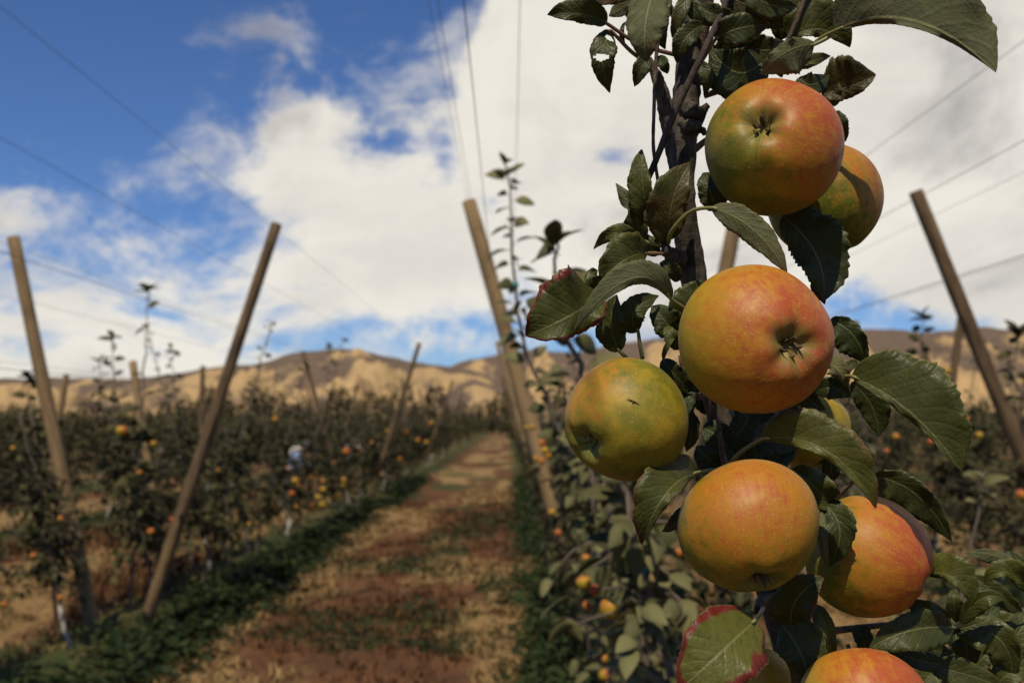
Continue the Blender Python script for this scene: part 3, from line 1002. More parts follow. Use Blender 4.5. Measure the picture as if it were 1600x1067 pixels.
spots += [(770, 620), (782, 612), (793, 606), (801, 615), (812, 618), (700, 628), (715, 632), (730, 630), (745, 626), (757, 622)]
spots += [(rng.uniform(1290, 1600), rng.uniform(590, 620)) for _ in range(10)] + [(-10 + i * 30 + rng.uniform(-9, 9), rng.uniform(622, 640)) for i in range(9)]
for i, (px, py) in enumerate(spots):
    dd = rng.uniform(112, 150)
    h = 1.75 + (655 - py) / 1600 * dd
    b = P(px, 655, dd)
    e = empty('windbreak_tree', (b.x, b.y, gz(b.x, b.y)), rng.uniform(0, 6))
    e.scale = (h * rng.uniform(.9, 1.5), h * rng.uniform(.9, 1.5), h)
    cm, tm = wind[i % 4]
    c = link(bpy.data.objects.new('crown', cm), e); c['kind'] = 'stuff'
    link(bpy.data.objects.new('trunk', tm), e)
    tag(e, 'small dark distant tree in the line between orchard and hills', 'tree', 'dark trees at the end of the orchard')

# ------------------------------------------------------------------ weeds, straw and dry grass
nr = np.random.RandomState(31)


def patch_mask(x, y, s, seed): return fbm(x * s + seed, y * s + seed * 1.7, 3)


def weeds(name, n, xr, yr, size, mat, label, cat, up=(-.2, .9), thr=0.0, seed=3.0, hgt=0.14, rowdist=None, ypow=1.6):
    x = nr.uniform(*xr, n)
    y = yr[0] + (yr[1] - yr[0]) * nr.rand(n) ** ypow
    if rowdist is not None:
        kk = nr.choice(rowdist[0], n)
        x = ROW0 + ROWP * kk + nr.normal(0, rowdist[1], n) + rowdist[2]
    keep = (patch_mask(x, y, 1.1, seed) if rowdist is not None else f_green(x, y)) > thr
    x, y = x[keep], y[keep]
    n = len(x)
    hh = patch_mask(x, y, 2.2, seed + 9)
    a = nr.uniform(0, 2 * np.pi, n)
    z = ground_z(x, y) + nr.rand(n) ** 1.5 * hgt * hh * 2
    v, f, t = leaves_np(np.stack([x, y, z], -1), np.stack([np.cos(a), np.sin(a), nr.uniform(*up, n)], -1),
                        np.stack([nr.normal(0, .5, n), nr.normal(0, .5, n), np.ones(n)], -1), nr.uniform(*size, n), np.clip(nr.rand(n) ** 1.4 * .8 + .3 * (hh - .5), 0, 1))
    o = link(bpy.data.objects.new(name, np_mesh(name, v, f, mat, t)))
    return tag(o, label, cat, None, 'stuff')


def grass(name, n, xr, yr, hgt, mat, label, field, thr, lean=0.9, ypow=1.5, clump=0.05, wid=0.004):
    nc = n // 14
    cx = nr.uniform(*xr, nc); cy = yr[0] + (yr[1] - yr[0]) * nr.rand(nc) ** ypow
    fv = field(cx, cy)
    keep = (fv > thr) if thr > 0 else (fv < -thr)
    cx, cy = np.repeat(cx[keep], 14), np.repeat(cy[keep], 14)
    n = len(cx)
    x = cx + nr.normal(0, clump, n); y = cy + nr.normal(0, clump, n)
    z = ground_z(x, y) - .005
    h = hgt * nr.uniform(.4, 1.2, n)
    a = nr.uniform(0, 2 * np.pi, n)
    l = lean * nr.uniform(.2, 1.3, n) * h
    w = wid * (1 + y / 12)
    ca, sa = np.cos(a), np.sin(a)
    b0 = np.stack([x - sa * w, y + ca * w, z], -1); b1 = np.stack([x + sa * w, y - ca * w, z], -1)
    m0 = np.stack([x + ca * l * .4 - sa * w * .8, y + sa * l * .4 + ca * w * .8, z + h * .65], -1)
    m1 = np.stack([x + ca * l * .4 + sa * w * .8, y + sa * l * .4 - ca * w * .8, z + h * .65], -1)
    tp = np.stack([x + ca * l, y + sa * l, z + h * .9], -1)
    v = np.stack([b0, b1, m1, m0, tp], 1).reshape(-1, 3)
    base = (np.arange(n) * 5)[:, None]
    f = np.concatenate([base + np.array([[0, 1, 2]]), base + np.array([[0, 2, 3]]), base + np.array([[3, 2, 4]])])
    t = np.repeat(nr.rand(n), 5)
    o = link(bpy.data.objects.new(name, np_mesh(name, v, f, mat, t, False)))
    return tag(o, label, 'grass', None, 'stuff')


weeds('weeds', 26000, (0, 1), (5.6, 30), (.035, .09), M['weeds'], 'dark green broad-leaved weeds along the foot of the left tree row', 'weeds', thr=.36, seed=3, hgt=.17, rowdist=([-1], .20, .55))
weeds('weeds', 14000, (0, 1), (6.2, 30), (.035, .09), M['weeds'], 'dark green broad-leaved weeds along the foot of the right tree row', 'weeds', thr=.34, seed=13, hgt=.18, rowdist=([0], .17, -.40))
weeds('weeds', 12000, (0, 1), (5, 24), (.04, .10), M['weeds'], 'green weeds under the blurred trees at far left and far right', 'weeds', thr=.36, seed=23, hgt=.16, rowdist=([-2, 1], .4, 0))
weeds('weeds', 15000, (-2.4, .2), (6.0, 20), (.03, .07), M['weeds'], 'small green weeds scattered over the grass path', 'weeds', thr=.58, seed=43, hgt=.06)
grass('grass', 30000, (-2.5, 0.3), (5.8, 26), .085, M['straw'], 'pale dry straw lying in patches along the path', f_straw, .55, 1.6)
grass('grass', 22000, (-2.7, 0.5), (5.8, 22), .075, M['russet'], 'short russet dry grass over the path', f_straw, -.50, 1.0)
grass('grass', 16000, (-6.6, -3.5), (6.0, 16), .22, M['russet'], 'tall russet dry grass between the rows at lower left', f_straw, -.52, .7)
grass('grass', 14000, (-6.6, -3.5), (6.5, 24), .09, M['straw'], 'pale straw showing between the left rows', f_straw, .57, 1.4)
grass('grass', 16000, (1.6, 4.2), (4.0, 20), .10, M['straw'], 'pale straw in the alley behind the apples at right', f_straw, .50, 1.4)

# ------------------------------------------------------------------ apples
def apple_mesh(seed, seg=72, rings=52, h=0.90, name='apple'):
    rg = random.Random(seed)
    mb = MB()
    ph = [rg.uniform(0, 6.28) for _ in range(8)]
    tilt = rg.uniform(-.05, .05)
    lob = rg.uniform(.018, .035)
    vs, fs = [], []

    def pt(phi, th):
        s, c = math.sin(phi), math.cos(phi)
        low = (1 - c) / 2
        rho = s * (1 + 0.05 * c - 0.02 * c * c)
        rho *= 1 + lob * math.cos(5 * th + ph[0]) * low ** 2 + .018 * math.cos(2 * th + ph[1]) + .012 * math.cos(3 * th + ph[2]) * low
        z = h * c * (1 + .02 * math.cos(th + ph[3]))
        if c > 0: z -= 0.36 * math.exp(-(s / 0.25) ** 2) - 0.02
        else:
            z += (0.25 + .02 * math.cos(5 * th + ph[0])) * math.exp(-(s / 0.25) ** 2)
            z += .018 * math.cos(5 * th + ph[0]) * math.exp(-((s - .42) / .2) ** 2)
        z += tilt * rho * math.cos(th + ph[4])
        return (rho * math.cos(th), rho * math.sin(th), z)
    vs.append(pt(0.0, 0))
    for i in range(1, rings):
        # denser rings near both basins
        t = i / rings
        phi = math.pi * (t + 0.07 * -math.sin(2 * math.pi * t) * 0.9)
        for k in range(seg):
            vs.append(pt(phi, 2 * math.pi * k / seg))
    vs.append(pt(math.pi, 0))
    last = len(vs) - 1
    for k in range(seg):
        fs.append((0, 1 + k, 1 + (k + 1) % seg))
        fs.append((last, 1 + (rings - 2) * seg + (k + 1) % seg, 1 + (rings - 2) * seg + k))
    for i in range(rings - 2):
        for k in range(seg):
            a, b = 1 + i * seg + k, 1 + i * seg + (k + 1) % seg
            fs.append((a, a + seg, b + seg, b))
    mb.add(vs, fs)
    return mb.mesh(name, M['apple'])


def calyx_mesh(seed):
    rg = random.Random(seed)
    mb = MB()
    z0 = -0.90 + 0.25
    for k in range(5):
        a = 2 * math.pi * k / 5 + rg.uniform(-.2, .2)
        ca, sa = math.cos(a), math.sin(a)
        prev = None
        rows = []
        L = rg.uniform(.17, .25)
        curl = rg.uniform(.4, 1.3)
        for i in range(6):
            t = i / 5
            r = 0.045 + 0.07 * math.sin(t * curl * 2)
            z = z0 - .01 - L * t
            w = 0.050 * (1 - t) ** .7 + .004
            tw = rg.uniform(-.01, .01)
            c = Vector((ca * r + tw, sa * r - tw, z))
            sd = Vector((-sa, ca, 0)) * w
            o_ = Vector((ca, sa, 0)) * .008
            rows.append((c + sd, c - sd, c - sd + o_, c + sd + o_))
        vs = [p for r_ in rows for p in r_]
        fs = []
        for i in range(5):
            for q in range(4):
                q2 = (q + 1) % 4
                fs.append((i * 4 + q, i * 4 + q2, i * 4 + 4 + q2, i * 4 + 4 + q))
        fs.append((20, 21, 22, 23))
        mb.add(vs, fs)
    for k in range(9):      # dried stamens
        a = rg.uniform(0, 6.28); r = rg.uniform(0, .03)
        mb.tube([(math.cos(a) * r, math.sin(a) * r, z0 + .02), (math.cos(a) * r * 1.6, math.sin(a) * r * 1.6, z0 - rg.uniform(.03, .08))], .006, 4)
    mb.tube([(0, 0, z0 + .05), (0, 0, z0 - .012)], [.055, .05], 10)
    return mb.mesh('calyx', M['calyx'])


def stem_mesh(seed, L=0.55):
    rg = random.Random(seed)
    mb = MB()
    z = .50
    pts = [(0, 0, z), (rg.uniform(-.02, .02), .01, z + L * .4), (rg.uniform(-.06, .06), rg.uniform(-.06, .06), z + L)]
    mb.tube(smooth_path(pts, 7), [.032, .028, .026, .026, .028, .032, .04], 8)
    return mb.mesh('stem', M['stem'])


def frame_from(calyx_dir, spin):
    """rotation whose local -Z points along calyx_dir"""
    q = (-Vector(calyx_dir)).to_track_quat('Z', 'Y')
    return q @ Quaternion((0, 0, 1), spin)


def apple(cpx, cpy, rpx, d, calyx, label, seed, h=0.90, blush=(0.3, -0.4, 0.8), red=0.5, green=0.4, group=None, spin=0.0, hi=True, sq=1.0):
    """calyx = (x right, y up, z towards camera) direction of the blossom end, in camera axes"""
    c = P(cpx, cpy, d)
    rad = rpx / 1600 * d
    o = link(bpy.data.objects.new('apple', apple_mesh(seed, h=h)))
    o.location = c
    o.rotation_mode = 'QUATERNION'
    cv = (CAM_M @ Vector(calyx)).normalized()
    o.rotation_quaternion = frame_from(cv, spin)
    o.scale = (rad * sq, rad, rad)
    lb = o.rotation_quaternion.inverted() @ (CAM_M @ Vector(blush)).normalized()
    o['blush'] = [lb.x, lb.y, lb.z]
    o['red'] = red
    o['green'] = green
    link(bpy.data.objects.new('calyx', calyx_mesh(seed)), o)
    link(bpy.data.objects.new('stem', stem_mesh(seed)), o)
    tag(o, label, 'apple', group)
    return o


GA = 'large sharp apples in the foreground cluster'
apple(1207, 229, 107, 0.535, (-.40, .18, .9), 'topmost large apple of the sharp cluster, orange and red with its calyx at left', 1, .95, (.75, .55, .35), .78, .66, GA, .4)
apple(1289, 316, 89, 0.600, (.15, -.75, .3), 'orange apple tucked behind the topmost one, green on its lower side', 2, .96, (.75, .5, .3), .38, .80, GA, 1.0)
apple(1182, 531, 118, 0.515, (.30, -.10, .94), 'largest golden orange apple in the middle of the cluster, calyx facing forward', 3, .96, (.5, .2, .8), .74, .32, GA, 2.0)
a4 = apple(977, 656, 96, 0.522, (-.80, -.40, .62), 'yellow green apple at the left of the cluster with a small brown scar', 4, 1.0, (-.6, .6, .3), .10, .58, GA, .9)
apple(1170, 824, 108, 0.503, (.08, -.80, .66), 'golden apple hanging below the largest one, its calyx turned downwards', 5, .93, (-.1, .5, .7), .42, .64, GA, 1.7)
apple(1357, 871, 96, 0.560, (.86, -.40, .36), 'red cheeked apple at lower right of the cluster, calyx on its right edge', 6, 0.99, (.85, .25, .45), .80, .70, GA, 2.6)
apple(1352, 1108, 98, 0.520, (.1, -.7, .5), 'orange apple cut off by the bottom of the picture', 7, .93, (.5, .5, .5), .80, .35, GA, .3)
apple(1184, 1062, 52, 0.585, (.2, -.8, .3), 'yellow green apple half hidden behind the red edged leaf', 8, .93, (.0, .5, .5), .05, .22, GA, .7)
apple(1262, 672, 64, 0.640, (.2, -.7, .3), 'shaded green apple deep inside the cluster behind the long leaf', 9, .95, (.0, .8, .1), .05, .45, GA, .2)

# small brown scar on the left apple
sc_ = MB()
for (x0, y0, x1, y1, x2, y2) in ((979, 623, 989, 625, 999, 632), (987, 628, 990, 629, 992, 626)):
    pts = []
    for t in np.linspace(0, 1, 6):
        x = (1 - t) ** 2 * x0 + 2 * t * (1 - t) * x1 + t * t * x2
        y = (1 - t) ** 2 * y0 + 2 * t * (1 - t) * y1 + t * t * y2
        # meets the skin of the left apple
        o_, dr = CAM_LOC, (P(x, y, 1.0) - CAM_LOC).normalized()
        mi = a4.matrix_basis.inverted()
        ok, loc, nrm, _ = a4.ray_cast(mi @ o_, (mi.to_3x3() @ dr).normalized()) if False else (False, None, None, None)
        c4 = a4.location; r4 = 96 / 1600 * .522 * .985
        b = dr.dot(o_ - c4); cc = (o_ - c4).length_squared - r4 * r4
        tt = -b - math.sqrt(max(0, b * b - cc))
        pts.append(mi @ (o_ + dr * tt))
    sc_.tube(pts, [.003, .008, .011, .011, .007, .003], 6)
sc_.obj('scar', M['scar'], a4)

# ------------------------------------------------------------------ close-up leaves
def leaf_mesh(mid, side, nor, wl, wr, rows=60, cols=4, fold=0.25, wave=0.12, teeth=20, seed=0, holes=(), notch=0.0, tooth=0.07, thick=0.00035, name='leaf'):
    """mid/side/nor: functions of u -> Vector; wl, wr: half widths in metres on either side of the midrib"""
    rg = random.Random(seed)
    p1, p2, p3 = (rg.uniform(0, 6.28) for _ in range(3))
    k1 = rg.uniform(1.2, 2.4)
    vt, uvs, fs, mi = [], [], [], []
    nc = 2 * cols + 1
    lens = max(wl, wr)
    for layer in (0, 1):
        for i in range(rows + 1):
            u = i / rows
            prof = (math.sin(math.pi * u ** 0.83)) ** 0.66 * (1.08 - 0.16 * u) if 0 < u < 1 else 0.0
            prof = max(prof, 0.0)
            if u > 0.86: prof *= 1 - 0.35 * ((u - .86) / .14) ** 1.0
            m_, s_, n_ = mid(u), side(u), nor(u)
            ph = (u * teeth) % 1.0
            tth = (ph - 0.35) * tooth * (0.65 + 0.6 * math.sin(int(u * teeth) * 2.3 + p2) ** 2) * (1 if 0.06 < u < 0.985 else 0)
            irr = 0.035 * math.sin(u * 17 + p1) + 0.025 * math.sin(u * 31 + p2)
            for j in range(nc):
                v = (j - cols) / cols                    # -1 (right) .. 1 (left)
                a = abs(v)
                w = wl if v > 0 else wr
                e = 1 + (tth + irr) * a ** 3
                if notch and v > 0: e *= 1 - notch * math.exp(-((u - .55) / .08) ** 2) * a
                across = v * w * prof * e
                lift = fold * a * w * prof - 0.30 * fold * w * prof * a * a
                lift += 1.35 * wave * lens * a * a * prof * math.sin(2 * math.pi * k1 * u + p3 + (1.9 if v > 0 else 0))
                lift += 0.055 * lens * a ** 3 * prof * math.sin(2 * math.pi * (3.7 + k1) * u + p1 + 2.6 * (v > 0))
                lift += 0.006 * lens * a * math.sin(2 * math.pi * 8.5 * u - a * 9) * prof
                q = m_ + s_ * across + n_ * (lift - layer * thick)
                vt.append(q)
                uvs.append((u, v * 0.5 + 0.5))
    off = (rows + 1) * nc

    def hole(u, v):
        return any(((u - hu) / ru) ** 2 + ((v - hv) / rv) ** 2 < 1 for hu, hv, ru, rv in holes)
    dead = set()
    for i in range(rows):
        for j in range(nc - 1):
            if holes and hole((i + .5) / rows, (j + .5 - cols) / cols):
                dead.add((i, j)); continue
            a, b = i * nc + j, i * nc + j + 1
            fs.append((a, a + nc, b + nc, b)); mi.append(0)
            fs.append((off + a, off + b, off + b + nc, off + a + nc)); mi.append(1)
    for i in range(rows):
        if (i, 0) not in dead:
            a = i * nc; fs.append((a, off + a, off + a + nc, a + nc)); mi.append(0)
        if (i, nc - 2) not in dead:
            b = i * nc + nc - 1; fs.append((b, b + nc, off + b + nc, off + b)); mi.append(0)
    me = bpy.data.meshes.new(name)
    me.from_pydata(vt, [], fs)
    uvl = me.uv_layers.new(name='UVMap')
    li = np.empty(len(me.loops), dtype=np.int32)
    me.loops.foreach_get('vertex_index', li)
    uvl.data.foreach_set('uv', np.array(uvs, dtype=np.float32)[li].ravel())
    me.materials.append(M['leaf_up']); me.materials.append(M['leaf_dn'])
    me.polygons.foreach_set('material_index', mi)
    me.polygons.foreach_set('use_smooth', [True] * len(fs))
    me.update()
    return me


LEAF_N = [0]


def fg_leaf(parent, base, mid, tip, wl, wr, d, roll=0.0, face='up', tone=0.4, red=0.0, brown=0.0, pet=None, fold=0.22, wave=0.10, twist=0.0, label=None, petred=False, holes=(), rows=60, notch=0.0, tooth=0.07):
    """base, mid, tip: photograph pixels on the midrib; wl, wr: half widths (px) left and right of the direction of growth;
    d: one depth or (base, mid, tip); pet: pixels (px,py,depth) from which the petiole comes"""
    LEAF_N[0] += 1
    if not hasattr(d, '__len__'): d = (d, d - .006, d)
    B, Mi, T = P(*base, d[0]), P(*mid, d[1]), P(*tip, d[2])
    C = Mi * 2 - (B + T) * 0.5

    def fm(u): return B * (1 - u) ** 2 + C * 2 * u * (1 - u) + T * u * u

    def ft(u): return ((C - B) * 2 * (1 - u) + (T - C) * 2 * u).normalized()
    sgn = 1 if face == 'up' else -1

    def fr(u):
        t = ft(u)
        v = (fm(u) - CAM_LOC).normalized()
        s = t.cross(v).normalized()
        n = t.cross(s)
        r = R(roll + twist * (u - .5))
        s2 = s * math.cos(r) + n * math.sin(r)
        return s2, t.cross(s2)

    def fs(u): return fr(u)[0] * sgn

    def fn(u): return fr(u)[1] * sgn
    dm = d[1]
    cr = max(0.35, abs(math.cos(R(roll))))
    a, b = 1.13 * wl / 1600 * dm / cr, 1.13 * wr / 1600 * dm / cr
    if sgn < 0: a, b = b, a
    big = max(wl, wr)
    me = leaf_mesh(fm, fs, fn, a, b, rows=rows if big > 18 else 42, fold=fold, wave=wave, teeth=max(11, int((B - T).length / .0036)), seed=LEAF_N[0], holes=holes, notch=notch, tooth=tooth)
    o = link(bpy.data.objects.new('leaf', me), parent)
    o['tone'] = tone; o['red'] = red; o['brown'] = brown
    if label: o['label'] = label
    if pet:
        pts = [P(*q) for q in pet] + [B, fm(0.06)]
        pm = MB()
        pp = smooth_path(pts, 14)
        pm.tube(pp, [0.0013 - 0.0005 * i / 13 for i in range(14)], 7)
        pm.obj('petiole', M['petiole_red'] if petred else M['petiole'], o)
    return o


# ------------------------------------------------------------------ the sharp foreground tree
FT = empty('apple_tree', (0.32, 0.62, gz(0.32, .62)))
tag(FT, 'sharp apple tree in the foreground, hung with large ripening apples and serrated leaves', 'apple tree')
bpy.context.view_layer.update()
FTI = FT.matrix_world.inverted()


class FTParent:
    pass


def ft_tube(name, px, radpx, mat, n=40, seg=14, jit=0.05, seed=1, wob=0.0):
    rg = random.Random(seed)
    pts = smooth_path([P(*q) if len(q) == 3 else q for q in px], n)
    k = len(radpx) - 1
    rad = []
    for i in range(n):
        x = i / (n - 1) * k; a = min(int(x), k - 1)
        rad.append((radpx[a] * (1 - x + a) + radpx[a + 1] * (x - a)) / 1600 * .57 * (1 + rg.uniform(-jit, jit)))
    pts = [p + Vector((rg.uniform(-1, 1), rg.uniform(-1, 1), rg.uniform(-1, 1))) * wob for p in pts]
    mb = MB()
    mb.tube([FTI @ p for p in pts], rad, seg, 0, jit * .7, rg)
    return mb.obj(name, mat, FT)


gp = P(1250, 1100, .62)
ft_tube('trunk', [(1092, -330, .59), (1086, -60, .585), (1080, 80, .58), (1070, 180, .575), (1066, 300, .575), (1078, 400, .58), (1092, 480, .585), (1118, 620, .60), (1150, 730, .605),
                  (1185, 860, .61), (1215, 960, .615), (1255, 1100, .62)], [14, 17, 22, 21, 20, 21, 21, 22, 22, 22, 23, 25], M['bark'], 110, 20, .06, 3)
lowt = MB()
b0 = P(1255, 1098, .62)
pts = smooth_path([b0, b0 + Vector((.10, .01, -.35)), Vector((.42, .66, .7)), Vector((.5, .64, .25)), Vector((.52, .63, -.05))], 20)
lowt.tube([FTI @ p for p in pts], [.0102 + .0006 * i for i in range(20)], 14, 0, .04, random.Random(4))
lowt.obj('trunk', M['bark'], FT)
# swollen graft ring and knots
ft_tube('knot', [(1062, 160, .572), (1078, 172, .566), (1096, 178, .572)], [10, 14, 8], M['bark'], 14, 10, .22, 8, .0006)
ft_tube('knot', [(1064, 190, .570), (1078, 196, .565), (1092, 194, .570)], [9, 12, 7], M['bark'], 14, 10, .22, 9, .0006)
ft_tube('knot', [(1062, 405, .570), (1050, 398, .562), (1038, 388, .556)], [15, 12, 7], M['bark'], 14, 10, .18, 10, .0005)
ft_tube('knot', [(1085, 215, .575), (1100, 172, .57), (1106, 165, .57)], [4, 7, 4], M['bark'], 10, 8, .2, 11)
ft_tube('knot', [(1088, 205, .575), (1098, 203, .57), (1101, 212, .57)], [5, 6, 3], M['bark'], 10, 8, .2, 12)
# side limb left of the trunk and other branches
ft_tube('branch', [(1152, -60, .555), (1134, 4, .552), (1098, 84, .55), (1056, 172, .552), (1020, 262, .556), (975, 356, .562), (960, 385, .565)], [5, 5, 5.5, 5.5, 5, 4.5, 3.5], M['darktwig'], 40, 10, .05, 31)
ft_tube('branch', [(1012, 92, .57), (1026, 120, .572), (1038, 160, .575), (1046, 210, .578), (1058, 262, .58)], [6, 9, 13, 12, 13], M['bark'], 36, 12, .07, 5)
ft_tube('branch', [(1028, 60, .56), (1024, 110, .56), (1022, 170, .56), (1021, 230, .562), (1029, 290, .565), (1034, 330, .57)], [3.2, 3.2, 2.8, 2.8, 2.6, 2.2], M['twig'], 30, 8, .08, 6)
ft_tube('branch', [(1010, -50, .56), (1045, 10, .57), (1072, 60, .575), (1080, 110, .578)], [5, 6, 7, 8], M['twig'], 24, 8, .08, 7)
ft_tube('branch', [(1105, -40, .565), (1108, 10, .57), (1098, 60, .575), (1086, 110, .58)], [6, 7, 8, 9], M['twig'], 24, 8, .08, 15)
ft_tube('branch', [(1270, -40, .55), (1246, 30, .555), (1226, 72, .56), (1190, 118, .575), (1100, 150, .58)], [4, 4, 4, 4, 5], M['twig'], 24, 8, .06, 16)
ft_tube('branch', [(1066, 400, .575), (1050, 396, .565), (1038, 384, .56), (1030, 376, .558)], [10, 8, 6, 4], M['bark'], 16, 8, .12, 17)
ft_tube('branch', [(1112, 600, .60), (1090, 620, .585), (1072, 590, .58), (1062, 555, .578)], [7, 6, 5, 3], M['twig'], 18, 8, .08, 18)
ft_tube('branch', [(1150, 745, .60), (1140, 730, .575), (1132, 722, .565), (1126, 690, .56), (1122, 655, .56)], [9, 8, 6, 4, 4], M['twig'], 18, 8, .08, 19)
ft_tube('branch', [(1205, 930, .61), (1190, 940, .59), (1182, 955, .575)], [12, 9, 5], M['bark'], 14, 8, .12, 20)
ft_tube('branch', [(1225, 990, .615), (1300, 985, .61), (1400, 975, .60), (1486, 980, .585), (1500, 975, .58)], [7, 6, 5, 4, 3], M['twig'], 24, 8, .06, 21)
ft_tube('branch', [(1160, 700, .605), (1230, 640, .61), (1290, 600, .59), (1325, 592, .57)], [8, 6, 5, 4], M['twig'], 20, 8, .06, 22)
ft_tube('branch', [(1230, 890, .61), (1290, 800, .60), (1330, 755, .59), (1365, 744, .585)], [6, 5, 4, 3], M['twig'], 20, 8, .06, 23)
ft_tube('branch', [(1068, 250, .58), (1120, 210, .59), (1200, 190, .60), (1290, 200, .60)], [6, 5, 4, 3], M['twig'], 20, 8, .06, 24)


def L(*a, **k):
    o = fg_leaf(FT, *a, **k)
    o.matrix_parent_inverse = FTI
    return o


# top left
L((948, 37), (905, 22), (855, 24), 12, 22, .545, tone=.25, pet=[(1062, 88, .57), (1000, 70, .555)], petred=True, wave=.2)
L((1005, -18), (955, -4), (908, 3), 10, 10, .55, tone=.2, brown=1.0, label='brown withered leaf')
L((1006, -6), (978, 10), (951, 26), 12, 13, (.56, .555, .55), tone=.1, brown=.55, face='under')
L((956, 50), (941, 88), (953, 146), 19, 17, (.55, .54, .55), tone=.15, pet=[(1010, 98, .565), (985, 80, .555)], holes=((.13, .25, .05, .5), (.52, -.1, .06, .55)), fold=.1, label='leaf with two insect holes', petred=True)
L((1030, -34), (1009, 35), (1011, 97), 28, 27, (.535, .52, .525), tone=.62, face='under', brown=.5, fold=.12, label='pale hanging leaf with a browned edge')
L((1014, 84), (1002, 108), (991, 136), 11, 12, .56, tone=.1, twist=60)
L((1028, 88), (1036, 102), (1043, 116), 9, 7, .565, tone=.12)
L((976, 70), (972, 50), (978, 34), 4, 3, .56, tone=.1)
# top, right of the trunk
L((1125, -12), (1178, 14), (1224, 44), 30, 22, .56, tone=.05, brown=.45, face='up')
L((1118, 62), (1155, 44), (1204, 40), 20, 22, .555, tone=.12, red=.9, brown=.35, pet=[(1094, 100, .575)])
L((1190, 98), (1150, 112), (1110, 76), 36, 34, (.57, .565, .57), tone=.0)
L((1105, 132), (1150, 125), (1200, 150), 18, 26, .575, tone=.05, pet=[(1084, 128, .58)])
L((1272, 70), (1228, 82), (1188, 116), 34, 14, (.54, .535, .545), tone=.55, face='under', pet=[(1312, 42, .54), (1295, 58, .54)], brown=.3)
L((1232, 62), (1282, 46), (1328, 75), 40, 10, (.56, .555, .56), tone=.45, roll=-12)
L((1190, 8), (1250, -8), (1290, 14), 26, 22, .57, tone=.3, brown=.25)
L((1243, 106), (1268, 96), (1298, 88), 11, 8, .56, tone=.5, wave=.2)
L((1283, 146), (1325, 136), (1369, 117), 44, 16, (.585, .582, .58), tone=.1, brown=.87, fold=.35, label='leaf with a browned, curled tip')
L((1288, 128), (1300, 148), (1303, 167), 14, 12, .590, tone=.1)
L((1304, 49), (1425, 34), (1556, 114), 84, 8, (.535, .505, .485), tone=.62, face='under', pet=[(1258, 82, .55), (1280, 62, .545)], brown=.35, wave=.12, roll=0, holes=((.86, .25, .02, .10),), label='largest leaf reaching into the upper right corner', rows=90)
L((1300, 178), (1312, 195), (1321, 222), 12, 10, .610, tone=.0, tooth=.12)
L((1120, 330), (1108, 298), (1098, 270), 16, 26, .568, tone=.05)
L((1140, -20), (1168, 30), (1160, 78), 24, 22, .575, tone=.05)
L((1205, -24), (1222, 22), (1214, 66), 22, 22, .58, tone=.08)
L((1150, 60), (1190, 78), (1232, 66), 20, 24, .578, tone=.05, brown=.2)
L((1116, 96), (1150, 84), (1196, 94), 24, 22, .585, tone=.0)
L((1080, -20), (1062, 22), (1050, 60), 10, 10, .565, tone=.3, brown=.4)
L((1060, -10), (1090, 20), (1118, 40), 12, 12, .57, tone=.12)
L((1250, 120), (1268, 132), (1296, 118), 16, 18, .56, tone=.02)
L((1046, -14), (1030, 30), (1040, 78), 14, 16, .572, tone=.1)
L((1098, 40), (1070, 62), (1058, 100), 14, 16, .566, tone=.15)
L((1092, 8), (1120, 24), (1150, 20), 14, 12, .556, tone=.2, red=.4)
L((1010, -30), (985, -4), (990, 40), 14, 12, .575, tone=.08)
L((1086, 96), (1104, 118), (1100, 150), 9, 10, .568, tone=.1)
L((1170, -24), (1200, 6), (1246, 10), 20, 20, .55, tone=.22, brown=.3)
L((1230, 66), (1216, 90), (1222, 122), 16, 14, .582, tone=.0)
L((1060, 440), (1046, 420), (1030, 412), 10, 12, .564, tone=.1)
L((1110, 436), (1122, 442), (1138, 430), 8, 8, .60, tone=.0)
# middle left spray
L((1017, 346), (1005, 290), (1003, 233), 22, 12, (.555, .545, .55), tone=.45, pet=[(1040, 385, .56), (1026, 372, .557)], brown=.3, wave=.16)
L((1006, 376), (990, 330), (962, 286), 14, 12, .558, tone=.25, wave=.3, notch=.5)
L((1046, 376), (1050, 316), (1078, 254), 34, 22, (.555, .545, .55), tone=.22, red=.45, brown=.35, roll=10, wave=.14)
L((1043, 380), (1038, 345), (1030, 322), 9, 8, .56, tone=.15)
L((1112, 325), (1178, 360), (1230, 428), 20, 20, (.525, .515, .515), tone=.75, face='under', pet=[(1044, 380, .555), (1052, 358, .545), (1080, 330, .535)], red=.5, fold=.3)
L((1222, 338), (1275, 398), (1287, 470), 46, 28, (.565, .555, .55), tone=.12, tooth=.14, wave=.14, fold=.15)
L((1268, 440), (1280, 455), (1289, 476), 7, 8, .565, tone=0, brown=1)
L((992, 374), (962, 364), (927, 390), 10, 12, .55, tone=.6, red=.9, pet=[(1034, 384, .558)], wave=.25)
L((1012, 396), (976, 406), (937, 441), 14, 33, (.552, .535, .535), tone=.35, red=.25, pet=[(1048, 396, .56)], petred=True, fold=.3)
L((1030, 398), (1014, 382), (1008, 364), 11, 13, .562, tone=.3)
L((938, 462), (888, 494), (821, 525), 30, 60, (.535, .52, .525), tone=.42, red=1.3, wave=.16, fold=.28, label='lit serrated leaf with dark red tip at the left')
L((940, 452), (924, 434), (934, 422), 10, 14, .538, tone=.3, wave=.3)
L((1048, 467), (985, 436), (896, 517), 10, 24, (.53, .51, .52), tone=.55, face='under', pet=[(1080, 490, .545), (1066, 480, .538)], fold=.3, label='long arching leaf seen from below')
L((968, 549), (955, 505), (964, 460), 22, 20, (.555, .55, .55), tone=.25, face='up', pet=[(1000, 580, .56), (982, 562, .558)], wave=.14)
